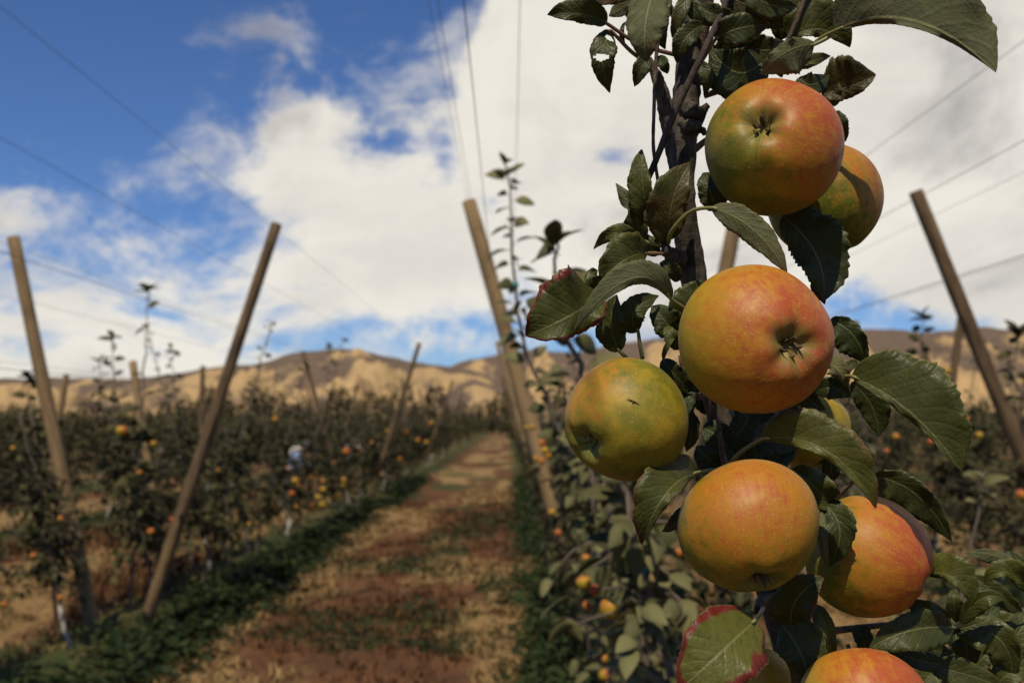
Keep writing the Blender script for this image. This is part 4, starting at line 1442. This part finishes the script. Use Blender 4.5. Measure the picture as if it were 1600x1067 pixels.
L((997, 518), (992, 486), (1030, 462), 20, 16, .555, tone=.15, pet=[(1004, 560, .56), (1000, 540, .557)])
L((984, 512), (976, 495), (970, 478), 10, 10, .565, tone=.05)
L((1060, 502), (1082, 470), (1110, 444), 26, 28, .558, tone=.25, pet=[(1066, 524, .565)])
L((1060, 528), (1040, 502), (1018, 478), 20, 22, .562, tone=.08)
L((1066, 545), (1050, 525), (1042, 508), 12, 10, .556, tone=.5)
L((1036, 562), (1044, 538), (1062, 520), 4, 4, .555, tone=.5)
# right of the largest apple
L((1297, 500), (1334, 524), (1354, 571), 14, 30, (.56, .555, .56), tone=.05, tooth=.12)
L((1288, 574), (1306, 574), (1326, 606), 16, 14, (.555, .545, .545), tone=.8, face='under', red=.4, wave=.3)
L((1274, 612), (1302, 606), (1330, 620), 14, 16, .56, tone=.0, brown=.2)
L((1316, 582), (1328, 570), (1342, 566), 7, 8, .56, tone=.5)
L((1330, 588), (1424, 646), (1502, 737), 70, 9, (.535, .51, .50), tone=.28, wave=.09, fold=.18, pet=[(1300, 590, .57)], label='broad glossy green leaf at the right of the cluster', rows=90)
L((1330, 598), (1362, 634), (1373, 683), 24, 18, (.56, .562, .565), tone=.02)
L((1190, 686), (1292, 704), (1368, 795), 44, 11, (.515, .49, .485), tone=.66, red=.55, pet=[(1138, 726, .56), (1158, 706, .54)], fold=.3, wave=.10, label='olive leaf arching over the lower right apple', rows=80)
L((1304, 792), (1268, 756), (1236, 732), 22, 22, .535, tone=.45, wave=.42, fold=.35, pet=[(1318, 805, .56)])
L((1284, 784), (1312, 826), (1296, 884), 22, 20, (.535, .525, .53), tone=.08, wave=.2, tooth=.13)
L((1284, 800), (1286, 840), (1292, 882), 7, 8, .53, tone=.6, brown=.8, face='under')
L((1363, 744), (1432, 772), (1487, 846), 18, 28, (.585, .58, .58), tone=.04, roll=18, tooth=.11)
# around the lower apples
L((1090, 738), (1040, 772), (1003, 850), 12, 42, (.53, .497, .505), tone=.36, red=.65, pet=[(1136, 732, .565), (1112, 734, .557)], wave=.1, label='leaf with red veins beside the lower golden apple')
L((1066, 792), (1056, 816), (1034, 830), 8, 10, .56, tone=0, brown=.9)
L((1080, 612), (1050, 580), (1036, 560), 14, 14, .575, tone=0)
L((1082, 600), (1068, 640), (1072, 690), 14, 16, .58, tone=0)
L((1128, 734), (1106, 716), (1088, 696), 18, 16, .575, tone=.0)
L((1150, 712), (1200, 690), (1250, 700), 22, 24, .615, tone=0)
L((1120, 660), (1160, 668), (1215, 655), 30, 24, .625, tone=0)
L((1230, 636), (1240, 660), (1238, 690), 18, 10, .60, tone=.2, wave=.35)
L((1180, 645), (1130, 690), (1110, 730), 22, 24, .63, tone=0)
L((1270, 740), (1262, 770), (1278, 800), 14, 12, .575, tone=.05)
for q in (((1098, 668), (1130, 690), (1166, 738), 20, 20, .585), ((1172, 640), (1158, 672), (1128, 700), 20, 18, .582), ((1176, 735), (1160, 700), (1172, 660), 16, 18, .588),
          ((1180, 640), (1195, 672), (1180, 712), 20, 22, .64), ((1215, 640), (1225, 680), (1210, 722), 20, 18, .645), ((1110, 640), (1130, 668), (1128, 712), 18, 18, .635),
          ((1150, 640), (1140, 690), (1160, 735), 24, 20, .66), ((1240, 690), (1210, 720), (1190, 748), 18, 18, .62), ((1085, 560), (1096, 610), (1120, 650), 22, 22, .62),
          ((1250, 600), (1262, 622), (1290, 640), 14, 16, .60), ((1290, 690), (1300, 720), (1290, 760), 16, 16, .63), ((1060, 640), (1078, 668), (1072, 706), 14, 14, .62)):
    L(*q, tone=.0)  # darkest tone puts the shade between the apples into the leaf colour
L((1222, 976), (1250, 1018), (1263, 1067), 38, 26, (.555, .545, .545), tone=.18, fold=.2)
L((1236, 976), (1246, 934), (1287, 902), 30, 28, (.545, .53, .525), tone=.06, red=.6, wave=.22, fold=.4)
L((1271, 944), (1292, 984), (1300, 1032), 12, 14, .55, tone=.45, wave=.3, brown=.3)
L((1180, 968), (1126, 1018), (1058, 1080), 54, 56, (.492, .468, .468), tone=.92, red=1.6, fold=.08, wave=.07, pet=[(1192, 950, .58), (1188, 958, .54)], label='yellow green leaf with a thick red edge at the bottom', rows=80, tooth=.05)
# lower right shoot
L((1446, 896), (1490, 902), (1520, 946), 30, 9, (.565, .55, .55), tone=.72, roll=-8, pet=[(1420, 905, .58)])
L((1590, 892), (1556, 868), (1505, 864), 14, 8, (.60, .595, .60), tone=.5, face='under', wave=.12)
L((1616, 930), (1576, 894), (1538, 912), 8, 20, (.585, .575, .58), tone=.62, fold=.3)
L((1500, 974), (1535, 934), (1574, 938), 10, 16, (.575, .565, .565), tone=.3, face='up', fold=.35)
L((1492, 982), (1530, 972), (1562, 944), 16, 18, .585, tone=.02)
L((1488, 980), (1424, 984), (1358, 1012), 30, 24, (.56, .545, .545), tone=.2, fold=.42, pet=[(1500, 976, .565)], label='folded grey green leaf above the bottom apple')
L((1474, 1038), (1432, 1030), (1384, 1014), 13, 14, .57, tone=.0)
L((1452, 1042), (1506, 1052), (1572, 1076), 20, 18, (.575, .57, .57), tone=.3)
L((1490, 985), (1560, 996), (1582, 1062), 22, 30, (.585, .575, .58), tone=.4, wave=.16)
L((1490, 985), (1510, 1010), (1500, 1050), 20, 20, .595, tone=.18)
L((1486, 976), (1450, 954), (1416, 940), 16, 14, .575, tone=.5, wave=.35)
L((1430, 940), (1440, 960), (1462, 972), 12, 10, .58, tone=.05)
L((1500, 974), (1490, 940), (1496, 920), 10, 12, .59, tone=.2)
L((1560, 1030), (1590, 990), (1612, 955), 24, 22, .60, tone=.28)
L((1550, 1080), (1580, 1050), (1620, 1040), 18, 18, .585, tone=.35)
L((1520, 900), (1560, 930), (1600, 960), 14, 14, .62, tone=.15)
L((1575, 860), (1598, 900), (1625, 930), 16, 16, .63, tone=.1)
L((1330, 985), (1350, 1000), (1345, 1030), 14, 12, .60, tone=.05)
L((1400, 990), (1440, 1010), (1490, 1020), 18, 20, .61, tone=.1)
L((1540, 980), (1560, 1010), (1555, 1050), 18, 18, .63, tone=.3)
rgx = random.Random(99)
for _ in range(16):
    x, y = rgx.uniform(1440, 1640), rgx.uniform(950, 1110)
    a = rgx.uniform(0, 6.28); l = rgx.uniform(26, 38)
    L((x, y), (x + l * math.cos(a), y + l * math.sin(a) - 8), (x + 2 * l * math.cos(a), y + 2 * l * math.sin(a) + 6), rgx.uniform(12, 20), rgx.uniform(12, 20), rgx.uniform(.64, .74), tone=rgx.uniform(.1, .6), face=rgx.choice(('up', 'up', 'under')))

# ------------------------------------------------------------------ nearer blurred trees of the right row: every leaf its own part
CLEAR = [(955, 950, 19, 2.6), (912, 910, 12, 3.4), (930, 921, 9, 3.4), (1065, 722, 9, 3.6), (945, 1055, 10, 3.4), (1062, 863, 8, 3.6), (847, 700, 10, 6.4), (938, 762, 7, 3.6)]
CAM_I = CAM_M.inverted()


def hides(p, pad=9):
    q = CAM_I @ (Vector(p) - CAM_LOC)
    dd = -q.z
    if dd < .1: return False
    px, py = 800 + q.x / dd * 1600, 533.5 - q.y / dd * 1600
    return any(dd < d_ + .05 and (px - x) ** 2 + (py - y) ** 2 < (r_ + pad + 30 / dd) ** 2 for x, y, r_, d_ in CLEAR)


def strays(p):
    q = CAM_I @ (Vector(p) - CAM_LOC)
    return 0.1 < -q.z < 6 and q.x > -.5 and 500 < 800 - q.x / q.z * 1600 < 826 + 0.13 * (533.5 + q.y / q.z * 1600 - 640) and 533.5 + q.y / q.z * 1600 > 640


near_leaves, dark_leaves = [], []
for k in range(6):
    rg = random.Random(300 + k)
    bend, wd = rg.uniform(.15, .5), rg.uniform(.24, .31)
    LTT_ = MB()
    us = [0, .1, .25, .42, .6, .78, .92, 1]
    ws = [0, .55, .9, 1.0, .92, .62, .25, 0]
    ring = []
    for u, w in zip(us, ws):
        z = -bend * u * u
        ring.append([(u, w * wd, z + .35 * w * wd), (u, 0, z), (u, -w * wd, z + .35 * w * wd)])
    vs = [p for r_ in ring for p in r_]
    vs += [(p[0], p[1], p[2] - .012) for p in vs]
    nn_ = len(us) * 3
    fsx = []
    for i in range(len(us) - 1):
        a = i * 3
        for q in (0, 1):
            fsx.append((a + q, a + q + 1, a + q + 4, a + q + 3))
            fsx.append((nn_ + a + q, nn_ + a + q + 3, nn_ + a + q + 4, nn_ + a + q + 1))
        fsx.append((a, a + 3, nn_ + a + 3, nn_ + a)); fsx.append((a + 2, nn_ + a + 2, nn_ + a + 5, a + 5))
    LTT_.add(vs, fsx)
    LTT_.tube([(-.28, 0, -.06), (0, 0, -.002)], .012, 4)
    me = LTT_.mesh('leaf', M['near_leaf'])
    at_ = me.attributes.new('tone', 'FLOAT', 'POINT')
    at_.data.foreach_set('value', np.full(len(me.vertices), [.25, .4, .55, .7, .85, .95][k], dtype=np.float32))
    near_leaves.append(me)
    md = me.copy(); md.materials.clear(); md.materials.append(M['crown']); dark_leaves.append(md)


def leaf_matrix(pos, t, n, s):
    t = Vector(t).normalized()
    b = Vector(n).cross(t).normalized()
    nn = t.cross(b)
    m = Matrix((t, b, nn)).transposed().to_4x4()
    return Matrix.Translation(pos) @ m @ Matrix.Scale(s, 4)


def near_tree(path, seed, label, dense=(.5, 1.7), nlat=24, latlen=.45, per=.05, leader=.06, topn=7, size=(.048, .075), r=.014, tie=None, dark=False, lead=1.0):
    rg = random.Random(seed)
    base = path[0]
    e = empty('apple_tree', base)
    tag(e, label, 'apple tree')
    path = [Vector(p) - Vector(base) for p in path]
    tr, lats, lv = skeleton(rg, path, dense[0], dense[1], int(nlat * 1.7), latlen, per * .85, leader, topn, size, lead)
    lv = [l for l in lv[::-1] if not hides(l[0] + Vector(base)) and not strays(l[0] + Vector(base))]
    lats = [p for p in lats if not any(strays(q + Vector(base)) for q in p)]
    mb = MB()
    mb.tube(tr, [r * (1 - .84 * i / 21) for i in range(22)], 9)
    mb.obj('trunk', M['fartrunk'], e)
    for p in lats:
        b = MB(); b.tube(p, [.0055 * (1 - .6 * i / 5) for i in range(6)], 6)
        b.obj('branch', M['fartrunk'], e)
    for (q, t, n, s) in lv[:300]:
        o = link(bpy.data.objects.new('leaf', rg.choice(dark_leaves if dark else near_leaves)), e)
        o.matrix_basis = leaf_matrix(q, t, n, s)
    if len(lv) > 300:
        v, f, t = leaves_to_np(lv[300:], rg, .3, 1.0)
        c = link(bpy.data.objects.new('crown', np_mesh('crown', v, f, M['crown'] if dark else M['near_leaf'], t)), e)
        c['kind'] = 'stuff'
    for z in (tie or ()):
        q = min(tr, key=lambda p: abs(p.z - z))
        b = MB()
        b.tube([q + Vector((0, 0, -.012)), q + Vector((0, 0, .012))], r * .9, 9)
        b.tube([q + Vector((-r, 0, 0)), q + Vector((-r * 2.6, -.01, .02)), q + Vector((-r * 4, -.01, -.01))], .004, 5)
        b.obj('tie', M['teal'], e)
    return e


near_tree([Vector((.62, 2.5, 0)), P(1030, 980, 2.5), P(950, 700, 2.5), P(896, 550, 2.5), P(872, 430, 2.5), P(866, 352, 2.5)], 1,
          'blurred apple tree whose leafy shoot tip rises just left of the sharp leaves', (.55, 1.62), 32, .38, .038, .020, 5, (.060, .085), tie=(1.3,), lead=1.30)
near_tree([Vector((.60, 4.1, 0)), P(935, 830, 4.1), P(858, 640, 4.1), P(812, 500, 4.1), P(799, 340, 4.1), P(789, 252, 4.1)], 2,
          'blurred slender apple tree, tall thin leafy shoot beside the pale centre post', (.5, 1.7), 26, .30, .042, .019, 5, (.055, .085), tie=(2.32, 1.2), lead=1.15)
near_tree([Vector((.58, 3.25, 0)), P(1000, 960, 3.25), P(920, 730, 3.25), P(890, 640, 3.25), P(872, 585, 3.25)], 3,
          'blurred bushy apple tree with a yellow apple, below the yellow green apple', (.45, 1.65), 34, .38, .040, .06, 5, tie=(1.0,))
near_tree([Vector((.96, 2.9, 0)), Vector((1.12, 2.92, .6)), Vector((1.26, 2.95, 1.15)), Vector((1.36, 2.95, 1.6))], 4,
          'blurred leafy apple tree low behind the red edged leaf', (.35, 1.25), 24, .42, .05, .06, 5)
near_tree([Vector((.80, 1.75, 0)), Vector((.70, 1.76, .5)), Vector((.62, 1.75, .95)), Vector((.56, 1.74, 1.25))], 5,
          'blurred low apple tree with pale leaves at the bottom of the picture', (.45, 1.12), 16, .34, .05, .06, 5, (.05, .075))
near_tree([Vector((.99, 4.5, 0)), Vector((1.2, 4.5, .7)), Vector((1.36, 4.5, 1.3)), Vector((1.50, 4.5, 1.9))], 6,
          'blurred apple tree in shade behind the cluster of apples', (.4, 1.6), 24, .45, .05, .06, 6)


# tall leaders on the left against the sky
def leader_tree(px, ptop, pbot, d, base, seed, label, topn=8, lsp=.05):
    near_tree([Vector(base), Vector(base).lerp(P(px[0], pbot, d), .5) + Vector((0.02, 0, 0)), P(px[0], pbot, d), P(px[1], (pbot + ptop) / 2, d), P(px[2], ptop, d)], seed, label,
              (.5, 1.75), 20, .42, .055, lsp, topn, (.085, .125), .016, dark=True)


leader_tree((223, 229, 232), 447, 610, 9.4, (-3.42, 9.4, 0), 21, 'apple tree with the tallest bare leader at left, a leaf tuft at its tip', 7, .085)
leader_tree((182, 176, 175), 525, 620, 10.6, (-3.45, 10.6, 0), 22, 'apple tree whose thin leader stands left of the tallest one', 4, .045)
leader_tree((158, 157, 156), 560, 630, 11.6, (-3.45, 11.6, 0), 23, 'apple tree with a short dark leader near the far left post', 4, .04)
leader_tree((275, 270, 267), 542, 625, 12.6, (-3.42, 12.6, 0), 24, 'apple tree with a slim leader right of the tallest one', 4, .04)
leader_tree((48, 45, 44), 588, 640, 9.0, (-3.9, 9.0, 0), 25, 'apple tree with dark leafy top at the left edge', 7, .05)
leader_tree((1442, 1440, 1441), 490, 610, 8.4, (4.62, 8.4, 0), 26, 'narrow apple tree with a pointed top seen against the right hills', 6, .035)
leader_tree((1585, 1588, 1590), 515, 600, 6.6, (4.60, 6.6, 0), 27, 'leafy apple tree top at the right edge beneath the hills', 8, .03)
leader_tree((500, 512, 515), 541, 640, 17.5, (-3.42, 17.5, 0), 28, 'apple tree leader with a dark leaf tuft over the hilltop', 6, .12)

# ------------------------------------------------------------------ small blurred apples on the background trees
small = [apple_mesh(900 + k, 20, 14, .92) for k in range(3)]
sstem = stem_mesh(901)
scaly = calyx_mesh(902)
rgx = random.Random(41)


def small_apple(pos, r, red, green, label, group):
    o = link(bpy.data.objects.new('apple', rgx.choice(small)))
    o.location = pos
    o.rotation_euler = (rgx.uniform(-.5, .5), rgx.uniform(-.5, .5), rgx.uniform(0, 6))
    o.scale = (r, r, r)
    b = Vector((-.3, -.6, .6)).normalized()
    o['blush'] = [b.x, b.y, b.z]
    o['red'] = red; o['green'] = green
    link(bpy.data.objects.new('stem', sstem), o)
    link(bpy.data.objects.new('calyx', scaly), o)
    return tag(o, label, 'apple', group)


right_named = [(955, 950, 19, .3, .3, 'blurred yellow apple hanging alone below the left sharp apple'), (912, 910, 12, .85, .1, 'blurred orange apple touching a small red one'),
               (930, 921, 9, 1.3, .0, 'small blurred red apple touching an orange one'), (1065, 722, 9, .9, .1, 'blurred orange apple seen between the left and lower sharp apples'),
               (945, 1055, 10, .9, .1, 'blurred orange apple near the bottom edge'), (1062, 863, 8, .7, .2, 'blurred orange apple at the left edge of the lower golden apple'),
               (915, 873, 9, .6, .5, 'dull blurred apple above the orange and red pair'), (938, 762, 7, 1.4, 0, 'tiny red apple below the left sharp apple'),
               (946, 1029, 7, .6, .2, 'small yellow apple above the bottom orange one'), (918, 946, 8, 1.2, .1, 'dim red apple left of the yellow one')]
for (x, y, r, rd, gr, lab) in right_named:
    d_ = 2.6 if r > 15 else 3.4
    small_apple(P(x, y, d_), r / 1600 * d_, rd, gr, lab, None)
for (x, y, r) in ((847, 692, 6), (851, 704, 7), (856, 712, 6), (838, 716, 5), (846, 720, 6), (832, 668, 5), (862, 800, 6), (872, 832, 6), (822, 668, 4)):
    small_apple(P(x, y, 6.4), r / 1600 * 6.4, .8, .2, 'small orange apple in the blurred row right of the path', 'small apples right of the path')
small_apple(P(190, 673, 7.6), 9 / 1600 * 7.6, .85, .1, 'bright orange apple alone on the tree by the far left post', None)
small_apple(P(541, 705, 15.5), 6 / 1600 * 15.5, 1.5, 0, 'red apple between the worker and the white bins', None)
left_px = [(461, 751, 6), (466, 758, 5), (456, 771, 5), (486, 746, 5), (497, 777, 5), (505, 765, 5), (503, 789, 6), (463, 791, 5), (487, 789, 6), (478, 729, 5), (481, 711, 5), (561, 704, 4), (550, 739, 4),
           (568, 731, 5), (570, 745, 5), (538, 750, 5), (525, 778, 8), (536, 758, 5), (618, 745, 4), (625, 717, 5), (653, 688, 4), (635, 675, 4), (674, 661, 4), (666, 691, 4), (523, 723, 4), (474, 765, 4),
           (240, 693, 5), (217, 738, 5), (430, 655, 5), (52, 868, 5), (6, 945, 6), (95, 810, 5), (236, 830, 6), (388, 820, 5), (95, 933, 5), (300, 770, 5), (340, 735, 4), (20, 700, 4), (270, 812, 5), (410, 760, 4), (372, 835, 5)]
for (x, y, r) in left_px:
    dd = min(24, max(6.6, 2.80 * 1600 / max(60, 795 - x)))
    small_apple(P(x, y, dd), r / 1600 * dd, rgx.uniform(.6, 1.1), rgx.uniform(0, .3), 'small orange apple in the blurred row left of the path', 'small apples left of the path')
for _ in range(3):
    y_ = rgx.uniform(8, 30); z_ = rgx.uniform(.6, 1.6)
    k_ = rgx.choice((-1, -1, -1, -2))
    small_apple(Vector((ROW0 + ROWP * k_ + .2 + .26 * z_ + rgx.uniform(0, .3), y_, z_)), .036, rgx.uniform(.5, 1.1), rgx.uniform(0, .4), 'small orange apple in the blurred row left of the path', 'small apples left of the path')
for (x, y, r) in [(1480, 580, 6), (1479, 600, 5), (1385, 705, 5), (1596, 773, 9), (1400, 682, 6), (1530, 680, 6), (1455, 690, 6), (1510, 655, 5), (1350, 640, 4)]:
    small_apple(P(x, y, 6.2), r / 1600 * 6.2, rgx.uniform(.7, 1.2), rgx.uniform(0, .3), 'small orange apple in the blurred row behind the cluster at right', 'small apples at right')

# ------------------------------------------------------------------ white harvest bins far between the rows
def harvest_bin(loc, rz, label):
    e = empty('harvest_bin', loc, rz)
    tag(e, label, 'bin', 'white harvest bins between the rows')
    w, l, h, t = 1.15, 1.2, .62, .045
    for (c, s) in (((0, -l / 2, h / 2 + .13), (w, t, h)), ((0, l / 2, h / 2 + .13), (w, t, h)), ((-w / 2, 0, h / 2 + .13), (t, l - t - .004, h)), ((w / 2, 0, h / 2 + .13), (t, l - t - .004, h))):
        m = MB(); m.box(c, s); m.obj('wall', M['bin'], e, False)
    for y in (-.36, 0, .36):
        m = MB(); m.box((0, y, .055), (w, .12, .11)); m.obj('skid', M['bin'], e, False)
    m = MB(); m.box((0, 0, .145), (w - .06, l - .06, .03)); m.obj('base', M['bin'], e, False)
    m = MB()
    for (c, s) in (((0, -l / 2, h + .155), (w + .07, .08, .05)), ((0, l / 2, h + .155), (w + .07, .08, .05)), ((-w / 2, 0, h + .155), (.08, l - .09, .05)), ((w / 2, 0, h + .155), (.08, l - .09, .05))): m.box(c, s)
    m.obj('rim', M['bin'], e, False)


harvest_bin((-5.1, 40.0, 0), .1, 'white harvest bin nearer the thin leaning post')
harvest_bin((-6.35, 41.0, 0), -.05, 'white harvest bin left of its twin among the trees')
harvest_bin((-10.6, 32.5, 0), .2, 'pale harvest bin glimpsed left of the thick leaning post')

# ------------------------------------------------------------------ worker bending at the left row
def skin_mesh(name, verts, edges, radii, mat, sub=2, root=0):
    me = bpy.data.meshes.new(name)
    me.from_pydata(verts, edges, [])
    o = bpy.data.objects.new(name, me)
    COL.objects.link(o)
    o.modifiers.new('skin', 'SKIN')
    sv = me.skin_vertices[0].data
    for i, r_ in enumerate(radii):
        sv[i].radius = (r_, r_) if not hasattr(r_, '__len__') else r_
        sv[i].use_root = (i == root)
    s = o.modifiers.new('sub', 'SUBSURF'); s.levels = sub; s.render_levels = sub
    dg = bpy.context.evaluated_depsgraph_get()
    m2 = bpy.data.meshes.new_from_object(o.evaluated_get(dg))
    bpy.data.objects.remove(o)
    m2.name = name
    m2.materials.clear(); m2.materials.append(mat)
    m2.polygons.foreach_set('use_smooth', [True] * len(m2.polygons))
    return m2


wp = P(466, 705, 20.5)
PX, PY = wp.x - 0.17, wp.y
W_ = empty('person', (PX, PY, gz(PX, PY)), R(-12))
W_.scale = (.84, .84, .84)
tag(W_, 'worker in light blue shirt and blue cap bending among the left row trees', 'person')
# body: pelvis 0, waist 1, chest 2, neck 3, head 4, crown 5 ; faces +X (towards the row), bent forward
V = [(0, 0, .92), (.06, 0, 1.06), (.20, 0, 1.28), (.31, 0, 1.43), (.37, 0, 1.51), (.43, 0, 1.60),
     (.02, .10, .88), (.06, .12, .50), (-.04, .13, .09), (.12, .14, .03),
     (.02, -.10, .88), (.00, -.13, .50), (-.12, -.13, .09), (.04, -.14, .03),
     (.22, .19, 1.30), (.34, .24, 1.06), (.56, .20, 1.02), (.64, .18, 1.02),
     (.22, -.19, 1.30), (.36, -.24, 1.05), (.58, -.18, .98), (.66, -.16, .97)]
E = [(0, 1), (1, 2), (2, 3), (3, 4), (4, 5), (0, 6), (6, 7), (7, 8), (8, 9), (0, 10), (10, 11), (11, 12), (12, 13), (2, 14), (14, 15), (15, 16), (16, 17), (2, 18), (18, 19), (19, 20), (20, 21)]
RD = [.12, .12, .135, .055, .085, .075, .085, .06, .045, .04, .085, .06, .045, .04, .055, .042, .032, .028, .055, .042, .032, .028]
for hand, sgn in ((17, 1), (21, -1)):
    bx_, by_, bz_ = V[hand]
    for k in range(5):
        sy = (-.026 + .017 * k) if k < 4 else .045 * sgn
        ln = (.055, .065, .06, .05, .035)[k]
        i0 = len(V)
        V.append((bx_ + .035, by_ + sy, bz_ + .005)); V.append((bx_ + .035 + ln * .6, by_ + sy, bz_ - .012)); V.append((bx_ + .035 + ln * .9, by_ + sy, bz_ - .04))
        E += [(hand, i0), (i0, i0 + 1), (i0 + 1, i0 + 2)]
        RD += [.010, .009, .008]
i0 = len(V)
V.append((.475, 0, 1.525)); E.append((4, i0)); RD.append(.018)          # nose
link(bpy.data.objects.new('body', skin_mesh('body', V, E, RD, M['skin'])), W_)
VS = [(.04, 0, .98), (.08, 0, 1.08), (.20, 0, 1.28), (.29, 0, 1.40), (.22, .19, 1.30), (.34, .24, 1.06), (.54, .20, 1.02), (.22, -.19, 1.30), (.36, -.24, 1.05), (.56, -.18, .985)]
link(bpy.data.objects.new('shirt', skin_mesh('shirt', VS, [(0, 1), (1, 2), (2, 3), (2, 4), (4, 5), (5, 6), (2, 7), (7, 8), (8, 9)], [.15, .15, .165, .075, .078, .062, .05, .078, .062, .05], M['shirt'])), W_)
VT = [(0, 0, .93), (.02, .10, .86), (.06, .12, .50), (-.04, .13, .10), (.02, -.10, .86), (.00, -.13, .50), (-.12, -.13, .10)]
link(bpy.data.objects.new('trousers', skin_mesh('trousers', VT, [(0, 1), (1, 2), (2, 3), (0, 4), (4, 5), (5, 6)], [.145, .105, .078, .065, .105, .078, .065], M['jeans'])), W_)
cm = MB()
q = Vector((.16, 0, .30)).normalized()
for t_, r1 in ((0, .108), (.03, .106), (.06, .092), (.085, .06), (.10, .01)):
    pass
cm.tube([Vector((.40, 0, 1.545)) + q * t_ for t_ in (0, .03, .06, .085, .10)], [.108, .106, .092, .06, .01], 16)
cm.box((.505, 0, 1.545), (.10, .15, .012), Matrix.Rotation(R(25), 3, 'Y'))
cm.obj('cap', M['cap'], W_)
em = MB()
for s in (-1, 1):
    em.tube([(.44, .032 * s, 1.545), (.462, .034 * s, 1.545)], [.012, .006], 8)
    em.tube([(.365, .088 * s, 1.525), (.372, .100 * s, 1.53)], [.02, .014], 8)
em.obj('face_detail', M['boot'], W_)
st = MB()
st.tube(smooth_path([(.02, .13, 1.22), (.10, .10, 1.44), (.24, .08, 1.47), (.34, .06, 1.36)], 10), .022, 8)
st.tube(smooth_path([(.02, -.13, 1.22), (.10, -.10, 1.44), (.24, -.08, 1.47), (.34, -.06, 1.36)], 10), .022, 8)
st.tube(smooth_path([(.02, .14, 1.20), (-.02, 0, 1.22), (.02, -.14, 1.20)], 10), .022, 8)
st.obj('harness', M['canvas'], W_)
for s in (1, -1):
    b = MB()
    x0 = -.04 if s > 0 else -.12
    b.tube([(x0 - .05, .135 * s, .045), (x0 + .05, .135 * s, .05), (x0 + .20, .14 * s, .035)], [.05, .055, .035], 10)
    b.obj('boot', M['boot'], W_)
